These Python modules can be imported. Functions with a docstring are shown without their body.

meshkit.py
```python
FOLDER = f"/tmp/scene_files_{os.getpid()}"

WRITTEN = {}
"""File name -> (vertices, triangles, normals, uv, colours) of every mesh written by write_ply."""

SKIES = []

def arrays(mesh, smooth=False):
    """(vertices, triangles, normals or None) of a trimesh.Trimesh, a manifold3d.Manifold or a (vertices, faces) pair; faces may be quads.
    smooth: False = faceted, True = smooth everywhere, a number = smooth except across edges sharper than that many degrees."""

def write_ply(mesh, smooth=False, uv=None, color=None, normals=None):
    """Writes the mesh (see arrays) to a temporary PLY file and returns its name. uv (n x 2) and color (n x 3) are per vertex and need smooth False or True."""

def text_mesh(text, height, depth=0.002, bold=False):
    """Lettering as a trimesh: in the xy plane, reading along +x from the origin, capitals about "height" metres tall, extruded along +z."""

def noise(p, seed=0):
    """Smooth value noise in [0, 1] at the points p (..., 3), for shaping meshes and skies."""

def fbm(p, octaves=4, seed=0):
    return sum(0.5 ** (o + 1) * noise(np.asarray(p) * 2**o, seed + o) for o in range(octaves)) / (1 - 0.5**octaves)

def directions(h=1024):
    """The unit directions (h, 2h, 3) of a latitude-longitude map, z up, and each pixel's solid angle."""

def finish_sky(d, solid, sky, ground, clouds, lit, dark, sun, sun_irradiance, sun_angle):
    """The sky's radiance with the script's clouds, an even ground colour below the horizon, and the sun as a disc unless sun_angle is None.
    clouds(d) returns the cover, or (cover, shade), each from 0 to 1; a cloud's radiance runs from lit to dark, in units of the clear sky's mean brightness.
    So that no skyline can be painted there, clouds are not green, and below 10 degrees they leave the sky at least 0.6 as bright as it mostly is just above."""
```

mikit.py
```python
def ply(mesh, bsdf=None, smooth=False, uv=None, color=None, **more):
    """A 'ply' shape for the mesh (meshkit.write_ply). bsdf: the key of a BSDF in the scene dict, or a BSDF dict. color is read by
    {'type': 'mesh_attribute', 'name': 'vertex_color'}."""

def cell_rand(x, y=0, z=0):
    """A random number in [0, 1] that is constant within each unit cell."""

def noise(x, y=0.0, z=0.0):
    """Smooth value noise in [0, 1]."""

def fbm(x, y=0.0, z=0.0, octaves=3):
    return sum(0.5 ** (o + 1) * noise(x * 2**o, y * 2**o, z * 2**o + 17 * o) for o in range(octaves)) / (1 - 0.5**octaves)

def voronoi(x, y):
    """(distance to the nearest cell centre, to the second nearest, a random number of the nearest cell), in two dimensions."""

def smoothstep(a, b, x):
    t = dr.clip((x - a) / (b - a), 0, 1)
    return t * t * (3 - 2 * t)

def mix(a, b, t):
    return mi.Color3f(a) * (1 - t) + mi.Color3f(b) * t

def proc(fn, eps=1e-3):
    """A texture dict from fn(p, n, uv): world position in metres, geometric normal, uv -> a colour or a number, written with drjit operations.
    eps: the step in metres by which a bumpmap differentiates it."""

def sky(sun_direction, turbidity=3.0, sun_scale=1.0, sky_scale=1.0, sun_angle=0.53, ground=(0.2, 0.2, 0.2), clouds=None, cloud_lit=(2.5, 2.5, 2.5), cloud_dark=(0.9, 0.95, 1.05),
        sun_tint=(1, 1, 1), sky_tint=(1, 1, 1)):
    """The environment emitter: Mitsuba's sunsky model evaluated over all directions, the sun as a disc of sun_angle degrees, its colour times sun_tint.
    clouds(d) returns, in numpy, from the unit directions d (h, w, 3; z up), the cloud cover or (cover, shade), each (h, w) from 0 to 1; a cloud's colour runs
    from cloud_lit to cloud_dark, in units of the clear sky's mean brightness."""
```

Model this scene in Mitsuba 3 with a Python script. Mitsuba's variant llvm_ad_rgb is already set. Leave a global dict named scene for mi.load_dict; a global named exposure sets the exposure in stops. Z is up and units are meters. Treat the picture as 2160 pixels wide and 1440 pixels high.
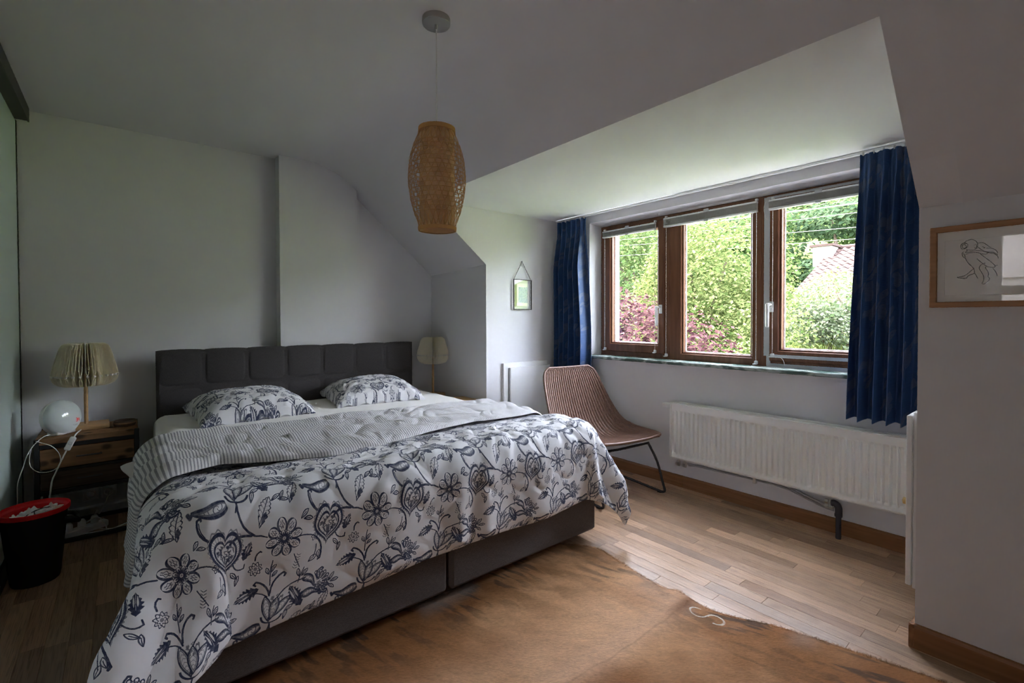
import math, random
import numpy as np, trimesh, drjit as dr, mitsuba as mi, mikit, meshkit
from mikit import noise, fbm, voronoi, cell_rand, smoothstep, mix

T = mi.ScalarTransform4f
scene, labels = {}, {}
rng = np.random.default_rng(7)

# ------------------------------------------------------------------ camera, sky, exposure
F_PX, PITCH, YAW, ROLL, HORIZON = 1002.7, math.radians(0.9122), math.radians(50.6076), math.radians(-0.1687), 672.6256
CY = HORIZON + F_PX * math.tan(PITCH)
f0, r0, u0 = np.array([math.cos(YAW), math.sin(YAW), 0]), np.array([math.sin(YAW), -math.cos(YAW), 0]), np.array([0, 0, 1.0])
FWD = f0 * math.cos(PITCH) - u0 * math.sin(PITCH)
UPV = u0 * math.cos(PITCH) + f0 * math.sin(PITCH)
UPV = UPV * math.cos(ROLL) - r0 * math.sin(ROLL)
EYE = np.array([0, 0, 1.25])
scene['camera'] = {
    'type': 'perspective', 'fov': math.degrees(2 * math.atan(1080 / F_PX)), 'fov_axis': 'x', 'near_clip': 0.02, 'far_clip': 500.0,
    'principal_point_offset_x': 0.0, 'principal_point_offset_y': (720 - CY) / 1440,
    'to_world': T().look_at(origin=EYE.tolist(), target=(EYE + FWD).tolist(), up=UPV.tolist())}

def sky_clouds(d):
    p = d / np.maximum(d[..., 2:3], 0.12)
    n = meshkit.fbm(np.stack([p[..., 0] * 0.9 + 4, p[..., 1] * 0.9, p[..., 2] * 0], -1), 4, 3)
    return np.clip(0.62 + 1.1 * (n - 0.35), 0, 1), np.clip(1.6 * (n - 0.4), 0, 1) * 0.6

scene['sky'] = mikit.sky((-0.06, 0.80, 0.60), turbidity=4.0, sun_scale=0.42, sky_scale=1.0, ground=(0.12, 0.14, 0.08), clouds=sky_clouds,
                         cloud_lit=(3.45, 3.7, 4.25), cloud_dark=(2.2, 2.4, 2.85), sun_tint=(0.93, 0.99, 1.12))
exposure = 6.8
# ------------------------------------------------------------------ helpers
def ref(k): return {'type': 'ref', 'id': k}
counts = {}
def numbered(key):
    n = counts.get(key, 0); counts[key] = n + 1
    return key if n == 0 else f'{key}_{n:03d}'
def put(key, mesh, mat, smooth=False, **kw):
    k = numbered(key); scene[k] = mikit.ply(mesh, mat, smooth, **kw); return k
def part(parent, name, mesh, mat, smooth=False, label=None, **kw):
    k = put(parent + '__' + name, mesh, mat, smooth, **kw)
    if label: labels[k] = {'label': label}
    return k
def thing(name, label, cat, group=None):
    k = numbered(name); labels[k] = {'label': label, 'category': cat}
    if group: labels[k]['group'] = group
    return k
def struct(name, mesh, mat, smooth=False, label=None, **kw):
    k = put(name, mesh, mat, smooth, **kw); labels[k] = {'kind': 'structure', 'label': label or name.replace('_', ' ')}; return k
def holder(name, label=None):
    labels[name] = {'kind': 'structure', 'label': label or name.replace('_', ' ')}; return name
def shape(d, mesh_dict, to): return {**mesh_dict, 'to_world': to}

def join(*ms):
    vs, fs, n = [], [], 0
    for m in ms:
        v, f = (m.vertices, m.faces) if hasattr(m, 'vertices') else m
        f = np.asarray(f)
        if f.shape[1] == 4: f = np.vstack([f[:, [0, 1, 2]], f[:, [0, 2, 3]]])
        vs.append(np.asarray(v, float)); fs.append(f + n); n += len(vs[-1])
    return np.vstack(vs), np.vstack(fs)
def verts(m): return np.asarray(m.vertices if hasattr(m, 'vertices') else m[0], float)
def faces(m):
    f = np.asarray(m.faces if hasattr(m, 'faces') else m[1])
    return np.vstack([f[:, [0, 1, 2]], f[:, [0, 2, 3]]]) if f.shape[1] == 4 else f
def moved(m, t=(0, 0, 0), rz=0.0, R=None):
    v = verts(m); c, s = math.cos(rz), math.sin(rz)
    M = np.array([[c, -s, 0], [s, c, 0], [0, 0, 1]]) if R is None else np.asarray(R)
    return v @ M.T + np.asarray(t), faces(m)
def rotx(a): c, s = math.cos(a), math.sin(a); return np.array([[1, 0, 0], [0, c, -s], [0, s, c]])
def roty(a): c, s = math.cos(a), math.sin(a); return np.array([[c, 0, s], [0, 1, 0], [-s, 0, c]])
def rotz(a): c, s = math.cos(a), math.sin(a); return np.array([[c, -s, 0], [s, c, 0], [0, 0, 1]])

QUADS = np.array([[0, 1, 3, 2], [4, 6, 7, 5], [0, 4, 5, 1], [2, 3, 7, 6], [0, 2, 6, 4], [1, 5, 7, 3]])
def box(x0, x1, y0, y1, z0, z1, b=0.0):
    """A box, its edges chamfered by b."""
    lo, hi = np.minimum([x0, y0, z0], [x1, y1, z1]), np.maximum([x0, y0, z0], [x1, y1, z1])
    if b <= 0:
        v = np.array([[x, y, z] for x in (lo[0], hi[0]) for y in (lo[1], hi[1]) for z in (lo[2], hi[2])])
        return v, QUADS
    b = min(b, *(0.45 * (hi - lo)))
    pts = []
    for k in range(3):
        i = np.full(3, b); i[k] = 0
        l, h = lo + i, hi - i
        pts += [[x, y, z] for x in (l[0], h[0]) for y in (l[1], h[1]) for z in (l[2], h[2])]
    h = trimesh.PointCloud(np.array(pts)).convex_hull
    return np.array(h.vertices), np.array(h.faces)
def grid_faces(n, m, wrap_n=False, wrap_m=False):
    i, j = np.meshgrid(np.arange(n if wrap_n else n - 1), np.arange(m if wrap_m else m - 1), indexing='ij')
    a, b, c, d = i * m + j, (i + 1) % n * m + j, (i + 1) % n * m + (j + 1) % m, i * m + (j + 1) % m
    return np.stack([a, b, c, d], -1).reshape(-1, 4)
def grid(P, wrap_n=False, wrap_m=False, flip=False):
    n, m = P.shape[:2]; f = grid_faces(n, m, wrap_n, wrap_m)
    return P.reshape(-1, 3), (f[:, ::-1] if flip else f)
def lathe(profile, n=32, caps=True, c=(0, 0, 0)):
    a = np.arange(n) * 2 * math.pi / n; p = np.asarray(profile, float)
    P = np.stack([np.outer(np.cos(a), p[:, 0]), np.outer(np.sin(a), p[:, 0]), np.tile(p[:, 1], (n, 1))], -1) + np.asarray(c)
    return grid(P, wrap_n=True)
def smooth_path(pts, n=40, closed=False):
    """Catmull-Rom through the points."""
    p = np.asarray(pts, float); k = len(p)
    q = np.vstack([p[-1], p, p[:2]]) if closed else np.vstack([2 * p[0] - p[1], p, 2 * p[-1] - p[-2]])
    segs = k if closed else k - 1
    out = []
    per = max(2, n // segs)
    for i in range(segs):
        t = np.linspace(0, 1, per, endpoint=False)[:, None]
        a, b, c, d = q[i], q[i + 1], q[i + 2], q[i + 3]
        out.append(0.5 * (2 * b + (c - a) * t + (2 * a - 5 * b + 4 * c - d) * t ** 2 + (3 * b - a - 3 * c + d) * t ** 3))
    if not closed: out.append(p[-1:])
    return np.vstack(out)
def tube(path, r, n=8, closed=False, flat=None):
    """A round rod along the path; r may vary; flat=(normal, w) squashes it to a strip."""
    p = np.asarray(path, float); k = len(p)
    t = (np.roll(p, -1, 0) - np.roll(p, 1, 0)) if closed else np.gradient(p, axis=0)
    t /= np.linalg.norm(t, axis=1, keepdims=True) + 1e-12
    nrm = np.cross(t[0], [0.3, 0.2, 1.0] if abs(t[0][2]) < 0.9 else [1.0, 0.2, 0]); nrm /= np.linalg.norm(nrm)
    N = []
    for i in range(k):
        nrm = nrm - t[i] * (nrm @ t[i]); nrm /= np.linalg.norm(nrm) + 1e-12; N.append(nrm)
    N = np.array(N); B = np.cross(t, N)
    a = np.arange(n) * 2 * math.pi / n
    rr = np.broadcast_to(np.asarray(r, float), (k,))[:, None, None]
    P = p[:, None] + rr * (np.cos(a)[None, :, None] * N[:, None] + np.sin(a)[None, :, None] * B[:, None])
    v, f = grid(P, wrap_n=closed, wrap_m=True, flip=True)
    if closed: return v, faces((v, f))
    v = np.vstack([v, p[:1], p[-1:]]); a0, b0 = k * n, k * n + 1
    caps = [[(j + 1) % n, j, a0] for j in range(n)] + [[(k - 1) * n + j, (k - 1) * n + (j + 1) % n, b0] for j in range(n)]
    return v, np.vstack([faces((v, f)), caps])
def ribbon(path, side, w, th):
    """A flat strip along the path: side = unit vectors across it, th = thickness along side x tangent."""
    p = np.asarray(path, float); t = np.gradient(p, axis=0); t /= np.linalg.norm(t, axis=1, keepdims=True) + 1e-12
    s = np.broadcast_to(np.asarray(side, float), p.shape); nn = np.cross(t, s); nn /= np.linalg.norm(nn, axis=1, keepdims=True) + 1e-12
    P = np.stack([p - s * w / 2 - nn * th / 2, p + s * w / 2 - nn * th / 2, p + s * w / 2 + nn * th / 2, p - s * w / 2 + nn * th / 2], 1)
    v, f = grid(P, wrap_m=True); k = len(p) * 4
    return v, np.vstack([f, [[0, 1, 2, 3]], [[k - 1, k - 2, k - 3, k - 4]]])
def thick(P, th, nrm=None):
    """A sheet P (n, m, 3) given a thickness along its normals, closed at the rim."""
    du, dv = np.gradient(P, axis=0), np.gradient(P, axis=1)
    N = np.cross(du, dv); N /= np.linalg.norm(N, axis=-1, keepdims=True) + 1e-12
    n, m = P.shape[:2]
    A, B = (P + N * th / 2).reshape(-1, 3), (P - N * th / 2).reshape(-1, 3)
    f = grid_faces(n, m); k = n * m
    rim = np.concatenate([np.arange(m), np.arange(1, n) * m + m - 1, (n - 1) * m + np.arange(m - 2, -1, -1), np.arange(n - 2, 0, -1) * m])
    side = np.array([[rim[i], rim[(i + 1) % len(rim)], rim[(i + 1) % len(rim)] + k, rim[i] + k] for i in range(len(rim))])
    return np.vstack([A, B]), np.vstack([f, f[:, ::-1] + k, side[:, ::-1]])
def prism(poly, axis, a, b):
    """A polygon (list of 2-D points) extruded along an axis from a to b."""
    from shapely.geometry import Polygon
    m = trimesh.creation.extrude_polygon(poly if hasattr(poly, 'exterior') else Polygon(poly), abs(b - a), engine='earcut')
    v = np.array(m.vertices); v[:, 2] += min(a, b)
    if axis == 'y': v = np.stack([v[:, 0], v[:, 2], v[:, 1]], 1); return v, np.array(m.faces)[:, ::-1]
    if axis == 'x': v = np.stack([v[:, 2], v[:, 0], v[:, 1]], 1)
    return v, np.array(m.faces)
def sphere(c, r, sub=3, sc=(1, 1, 1)):
    m = trimesh.creation.icosphere(subdivisions=sub, radius=r)
    return np.array(m.vertices) * np.asarray(sc) + np.asarray(c), np.array(m.faces)
def mt(x): return x  # marks a mesh pair
def bulge(poly_hull): return poly_hull

# ------------------------------------------------------------------ materials
def mat(key, d): scene[key] = {'type': 'twosided', 'bsdf': d}
def rgb(*c): return {'type': 'rgb', 'value': list(c)}
def plain(key, c, rough=0.6, spec=0.4, metallic=0.0, **kw):
    mat(key, {'type': 'principled', 'base_color': c if isinstance(c, dict) else rgb(*c), 'roughness': rough, 'specular': spec, 'metallic': metallic, **kw})
def matte(key, c): mat(key, {'type': 'diffuse', 'reflectance': c if isinstance(c, dict) else rgb(*c)})

def wall_fn(p, n, uv):
    a = fbm(p.x * 1.7 + p.y * 1.3, p.z * 1.5, p.y * 0.9, octaves=3)
    s = noise((p.x + p.y) * 420.0, p.z * 40.0) * 0.6 + noise((p.x - p.y) * 160.0, p.z * 260.0) * 0.4
    return mi.Color3f(0.668, 0.66, 0.672) * (0.965 + 0.04 * a + 0.03 * (s - 0.5))
mat('m_wall', {'type': 'diffuse', 'reflectance': mikit.proc(wall_fn)})
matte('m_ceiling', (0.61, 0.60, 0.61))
matte('m_dormer_lit', (0.74, 0.745, 0.75))  # lighter than the main ceiling: window light on the dormer put into the colour
plain('m_white', (0.76, 0.76, 0.76), 0.35, 0.5)
plain('m_radiator', (0.76, 0.76, 0.745), 0.3, 0.5)
plain('m_black', (0.012, 0.012, 0.013), 0.45, 0.5)
plain('m_black_plastic', (0.008, 0.008, 0.009), 0.6, 0.35)
plain('m_red', (0.62, 0.010, 0.014), 0.35, 0.5)
plain('m_dark_slot', (0.02, 0.02, 0.02), 0.8)
plain('m_tape', (0.50, 0.51, 0.53), 0.9, 0.2)
plain('m_blind', (0.42, 0.42, 0.40), 0.85, 0.2)
plain('m_cable', (0.68, 0.67, 0.64), 0.45, 0.4)
plain('m_steel', (0.55, 0.54, 0.52), 0.32, 0.5, 0.9)
plain('m_nickel', (0.48, 0.46, 0.44), 0.28, 0.5, 1.0, anisotropic=0.6)
plain('m_brass', (0.55, 0.40, 0.17), 0.25, 0.5, 1.0)
plain('m_alu', (0.72, 0.73, 0.74), 0.4, 0.5, 0.3)
plain('m_pipe', (0.045, 0.045, 0.055), 0.4, 0.5, 0.3)
plain('m_grey_pipe', (0.35, 0.35, 0.36), 0.5, 0.4)
plain('m_paper', (0.75, 0.74, 0.72), 0.9, 0.2)
plain('m_drawing_line', (0.03, 0.03, 0.03), 0.9, 0.1)
plain('m_wardrobe', (0.40, 0.47, 0.44), 0.22, 0.5)
plain('m_frame_dark', (0.05, 0.045, 0.045), 0.45, 0.4, 0.4)
plain('m_sheet', (0.66, 0.645, 0.62), 0.95, 0.1, sheen=0.3)
scene['m_lamp_fin'] = {'type': 'principledthin', 'base_color': rgb(0.96, 0.92, 0.81), 'roughness': 0.7, 'spec_trans': 0.0, 'diff_trans': 0.9, 'eta': 1.3}
plain('m_liner', (0.64, 0.43, 0.25), 0.9, 0.1)
scene['m_glass'] = {'type': 'thindielectric', 'int_ior': 1.5}

def wood(key, c0, c1, axis, scale=1.0, rough=0.45, knots=0.0, ring=1.0):
    def fn(p, n, uv):
        a, b, c = {'x': (p.x, p.y, p.z), 'y': (p.y, p.x, p.z), 'z': (p.z, p.x, p.y)}[axis]
        w = fbm(a * 2.2 * scale, b * 16 * scale, c * 16 * scale, octaves=3)
        g = noise(a * 5 * scale, b * 190 * scale, c * 190 * scale)
        v = 0.5 + 0.5 * dr.sin((b + c) * 120 * ring * scale + w * 22)
        t = dr.clip(0.55 * w + 0.25 * g + 0.25 * v, 0, 1)
        col = mix(c0, c1, t)
        if knots:
            d1, d2, k = voronoi(a * 6.0, (b + c) * 9.0)
            col = mix(col, mi.Color3f(0.03, 0.018, 0.012), smoothstep(0.2, 0.06, d1) * knots)
        return col
    mat(key, {'type': 'principled', 'base_color': mikit.proc(fn), 'roughness': rough, 'specular': 0.4})
wood('m_window_wood', (0.085, 0.030, 0.016), (0.20, 0.085, 0.045), 'z', 0.8, 0.38)
wood('m_baseboard', (0.16, 0.065, 0.025), (0.30, 0.14, 0.06), 'y', 0.7, 0.4)
wood('m_pine', (0.36, 0.20, 0.085), (0.58, 0.36, 0.17), 'x', 1.0, 0.5)
wood('m_rustic', (0.075, 0.034, 0.015), (0.30, 0.155, 0.070), 'x', 0.9, 0.6, knots=0.9)
wood('m_rustic_dark', (0.026, 0.015, 0.010), (0.085, 0.048, 0.030), 'x', 0.9, 0.6, knots=0.5)
wood('m_picture_oak', (0.27, 0.13, 0.05), (0.42, 0.22, 0.10), 'y', 0.9, 0.5)

def plank_fn(p, n, uv):
    i = dr.floor(uv.y); r1, r2, r3 = cell_rand(i, 3), cell_rand(i, 5), cell_rand(i, 9)
    a, b = p.y + r1 * 37.0, p.x + r2 * 11.0
    w = fbm(a * 1.6, b * 9.0, octaves=3)
    line = 0.5 + 0.5 * dr.sin(b * 210.0 + w * 40.0 + 4 * noise(a * 9.0, b * 4.0))
    pore = smoothstep(0.55, 0.8, noise(a * 14.0, b * 520.0)) * (0.4 + 0.6 * noise(a * 3, b * 30.0))
    tone = 0.66 + 0.5 * r3
    col = mix(mi.Color3f(0.33, 0.192, 0.115), mi.Color3f(0.52, 0.345, 0.225), dr.clip(0.25 + 0.35 * w + 0.32 * line * (0.4 + 0.6 * w), 0, 1))
    col = mix(col, mi.Color3f(0.33, 0.17, 0.11), smoothstep(0.72, 0.9, r1) * 0.35)
    return col * tone * (1 - 0.32 * pore)
def plank_rough(p, n, uv):
    return 0.24 + 0.12 * noise(p.x * 30, p.y * 7) + 0.1 * cell_rand(dr.floor(uv.y), 21)
mat('m_plank', {'type': 'principled', 'base_color': mikit.proc(plank_fn), 'roughness': mikit.proc(plank_rough), 'specular': 0.5})

def marble_fn(p, n, uv):
    w = fbm(p.x * 14, p.y * 9, p.z * 14, octaves=4)
    v = smoothstep(0.10, 0.0, dr.abs(fbm(p.x * 9 + 3, p.y * 6, p.z * 9, octaves=4) - 0.5))
    return mix(mix(mi.Color3f(0.02, 0.045, 0.035), mi.Color3f(0.10, 0.155, 0.13), w), mi.Color3f(0.45, 0.5, 0.47), v * 0.7)
mat('m_marble', {'type': 'principled', 'base_color': mikit.proc(marble_fn), 'roughness': 0.22, 'specular': 0.5})
# ------------------------------------------------------------------ the room
YB, YL, YR, XW, XE, XK = 4.0375, 3.168, 0.4128, 3.205, 1.7706, 2.317
ZD, ZC, XL, YF = 2.156, 2.4995, -1.07, -1.7
def z_fold(y): return np.interp(y, [YR, YL, YB], [1.661, 1.70, 1.666])
def z_edge(y): return np.interp(y, [YR, YL, YB], [ZD, ZD - 0.01, 2.13])
def x_knee(y): return np.interp(y, [YR, YL, YB], [XK, 2.326, 2.310])
def ceil_profile(y, part_='all'):
    """(x, z) of the ceiling's section at y: flat, a soft curve, then the slope down to the knee wall."""
    s = (z_edge(y) - z_fold(y)) / (x_knee(y) - XE)
    xi = XE - (ZC - z_edge(y)) / s; ta = 0.24; ca = 1 / math.hypot(1, s)
    t = np.linspace(0, 1, 9)
    a, b, c = np.array([xi - ta, ZC]), np.array([xi, ZC]), np.array([xi + ta * ca, ZC - ta * s * ca])
    bez = (1 - t)[:, None] ** 2 * a + 2 * ((1 - t) * t)[:, None] * b + (t ** 2)[:, None] * c
    return np.vstack([[[XL - 0.2, ZC]], bez, [[XE, z_edge(y)]]]), np.array([[x_knee(y) + 0.0, z_fold(y)]])
ys = np.concatenate([np.linspace(YF - 0.2, YR, 5), np.linspace(YR, YL, 9)[1:], np.linspace(YL, YB + 0.1, 4)[1:]])
top = np.array([[[x, y, z] for x, z in ceil_profile(y)[0]] for y in ys])
low = lambda yy: np.array([[[XE, y, z_edge(y)], [x_knee(y) + 0.02, y, z_fold(y) - 0.02 * (z_edge(y) - z_fold(y)) / (x_knee(y) - XE)]] for y in yy])
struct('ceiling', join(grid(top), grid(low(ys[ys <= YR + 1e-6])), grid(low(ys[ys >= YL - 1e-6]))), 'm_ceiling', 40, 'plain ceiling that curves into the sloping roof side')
struct('ceiling_dormer', grid(np.array([[[XE, y, z_edge(y)], [XW + 0.1, y, ZD]] for y in (YR - 0.0, 1.0, 2.0, YL + 0.0)])), 'm_dormer_lit', False, 'bright flat ceiling of the dormer in front of the window')
# walls
xs = np.array(ceil_profile(YB)[0]); xs = np.vstack([xs, ceil_profile(YB)[1]])
prof = [(XL - 0.2, 0.0)] + [(x, z + 0.04) for x, z in xs] + [(2.31 + 0.1, z_fold(YB) - 0.05), (2.41, 0.0)]
struct('wall_back', prism(prof, 'y', YB, YB + 0.2), 'm_wall', label='grey-white wall behind the headboard')
pp = np.vstack([ceil_profile(3.925)[0]]); px = np.linspace(0.937, 1.54, 14)
struct('wall_chimney_breast', prism([(0.937, 0.0)] + [(x, np.interp(x, pp[:, 0], pp[:, 1]) + 0.02) for x in px] + [(1.54, 0.0)], 'y', 3.925, YB + 0.01), 'm_wall', label='shallow chimney breast in the middle of the wall behind the bed')
def slab(p, q, h0, h1, d):
    (x0, y0), (x1, y1), n = p, q, np.asarray(d, float)
    v = np.array([[x0, y0, 0], [x1, y1, 0], [x1, y1, h1], [x0, y0, h0]], float)
    v = np.vstack([v, v + [n[0], n[1], 0]]); return v, np.array([[0, 1, 2, 3], [7, 6, 5, 4], [0, 4, 5, 1], [1, 5, 6, 2], [2, 6, 7, 3], [3, 7, 4, 0]])
struct('wall_knee_niche', slab((2.310, YB + 0.05), (2.326, YL + 0.005), z_fold(YB) + 0.01, z_fold(YL) + 0.01, (0.06, 0)), 'm_wall', label='low wall beside the right bedside table')
struct('wall_knee', slab((XK, YR - 0.005), (XK, YF - 0.2), 1.671, 1.671, (0.06, 0)), 'm_wall', label='low wall at the right that carries the framed line drawing')
cheek = [(2.326, 0), (XW + 0.1, 0), (XW + 0.1, ZD + 0.02), (XE, z_edge(YL)), (2.326, 1.70)]
struct('wall_cheek_left', prism(cheek, 'y', YL, YL + 0.12), 'm_wall', label='white dormer side wall with the small hanging picture')
struct('wall_cheek_right', prism([(XK, 0), (XW + 0.1, 0), (XW + 0.1, ZD + 0.02), (XE, ZD), (XK, 1.661)], 'y', YR, YR - 0.12), 'm_wall', label='dormer side wall behind the right curtain')
OY0, OZ0, XO = 0.70, 0.93, 3.46
struct('wall_window', join(box(XW, XO, YR - 0.1, OY0, 0, ZD + 0.3), prism([(XW, 2.82), (3.34, 2.788), (XO, 2.788), (XO, YL + 0.1), (XW, YL + 0.1)], 'z', 0, ZD + 0.3), box(XW, XO, OY0, 2.83, 0, OZ0 - 0.02),
       prism([(XW, 2.09), (3.34, 2.064), (XO, 2.064), (XO, ZD + 0.3), (XW, ZD + 0.3)], 'y', OY0 - 0.01, 2.83)), 'm_wall', label='wall around the window with the radiator on it')
struct('wall_facade', join(box(XO, 3.80, 2.955, 4.4, -3, 2.6), box(XO, 3.70, -0.4, 0.62, -3, 2.6), box(XO, 3.62, 0.62, 2.955, -3, 0.9)), 'm_render', label='white rendered outer wall seen through the left pane')
matte('m_render', (0.78, 0.77, 0.75))
struct('wall_left', join(box(XL - 0.2, XL, YF - 0.2, -0.05, 0, ZC), box(XL - 0.2, XL, 0.54, YB, 0, ZC), box(XL - 0.2, XL, -0.05, 0.54, 0, 0.9), box(XL - 0.2, XL, -0.05, 0.54, 2.0, ZC)), 'm_wall', label='wall beside the camera with a second window')
matte('m_unseen_dark', (0.22, 0.20, 0.19))  # unseen wall behind the camera, darkened to cut bounce light into the room
struct('wall_front', box(XL - 0.2, 2.5, YF - 0.2, YF, 0, ZC), 'm_unseen_dark', label='wall behind the camera')
# window in the left wall, seen only mirrored in the picture glass
w2 = holder('window_2', 'second window, mirrored in the glass of the line drawing')
part(w2, 'frame', join(box(XL - 0.14, XL - 0.07, -0.05, 0.01, 0.9, 2.0, .004), box(XL - 0.14, XL - 0.07, 0.48, 0.54, 0.9, 2.0, .004), box(XL - 0.14, XL - 0.07, -0.05, 0.54, 0.9, 0.96, .004), box(XL - 0.14, XL - 0.07, -0.05, 0.54, 1.94, 2.0, .004), box(XL - 0.14, XL - 0.07, -0.05, 0.54, 1.44, 1.52, .004)), 'm_white')
part(w2, 'pane', (np.array([[XL - 0.1, -0.02, 0.93], [XL - 0.1, 0.51, 0.93], [XL - 0.1, 0.51, 1.97], [XL - 0.1, -0.02, 1.97]]), np.array([[0, 1, 2, 3]])), 'm_glass')
matte('m_far_wall', (0.27, 0.235, 0.215))
struct('wall_opposite', join(box(-4.2, -4.0, -5, 5, -2.8, 4.6), box(-4.25, -3.95, -5, 5, 1.75, 1.85)), 'm_far_wall', label='brown house wall across, mirrored in the glass of the line drawing')
struct('door_1', join(box(XL, XL + 0.03, 0.62, 1.14, 0, 2.05, .004), box(XL, XL + 0.05, 0.56, 0.62, 0, 2.11, .006), box(XL, XL + 0.05, 1.14, 1.19, 0, 2.11, .006)), 'm_white', label='white door in the wall beside the camera')

# floor: narrow oak strips that run along y
fl = holder('floor', 'oak strip floor')
W = 0.0705; rf = np.random.default_rng(11); planks = []
x = XL - 0.02
while x < XW + 0.01:
    y = YF - rf.uniform(0, 0.5)
    while y < YB:
        L = rf.choice([0.38, 0.46, 0.55, 0.66, 0.8]) * rf.uniform(0.95, 1.05)
        planks.append((x, y, L)); y += L
    x += W
def pix(P):
    q = np.asarray(P, float) - EYE; d = q @ FWD; ri = np.cross(FWD, UPV)
    return 1080 + F_PX * (q @ ri) / d, CY - F_PX * (q @ UPV) / d, d
def plank_mesh(x, y, L, i):
    g = 0.00035; v, f = box(x + g, x + W - g, max(y + g, YF - 0.1), min(y + L - g, YB + 0.02), -0.015, 0.0, 0.0007)
    uv = np.stack([v[:, 1], i + 0.05 + 0.9 * np.clip((v[:, 0] - x) / W, 0, 1)], 1); return (v, f), uv
def shown(x, y, L):
    u, v, d = pix((x + W / 2, y + L / 2, 0)); d = max(d, 0.05)
    hid = (0.2 < x < 2.02 and 1.80 < y and y + L > 1.9) or (x < 1.92 and x > 0.4 and 0.3 < y and y + L < 1.85)
    return -1 if (hid or u < -60 or u > 2220 or v > 1560 or v < 600 or x > XW or (x > XK and y + L < YR)) else L * W / d ** 3
order = sorted(range(len(planks)), key=lambda i: -shown(*planks[i])); rest = []
for rank, i in enumerate(order):
    if planks[i][1] + planks[i][2] < YF - 0.05 or planks[i][1] > YB: continue
    m, uv = plank_mesh(*planks[i], i)
    if rank < 298 and shown(*planks[i]) > 0: part(fl, 'plank', m, 'm_plank', uv=uv)
    else: rest.append((m, uv))
k = part(fl, 'plank_field', join(*[m for m, _ in rest]), 'm_plank', uv=np.vstack([u for _, u in rest])); labels[k] = {'kind': 'stuff', 'label': 'oak strips under the bed, the rug and out of view'}
part(fl, 'underlay', box(XL - 0.2, XW + 0.1, YF - 0.2, YB + 0.1, -0.06, -0.0155), 'm_dark_slot')

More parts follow.
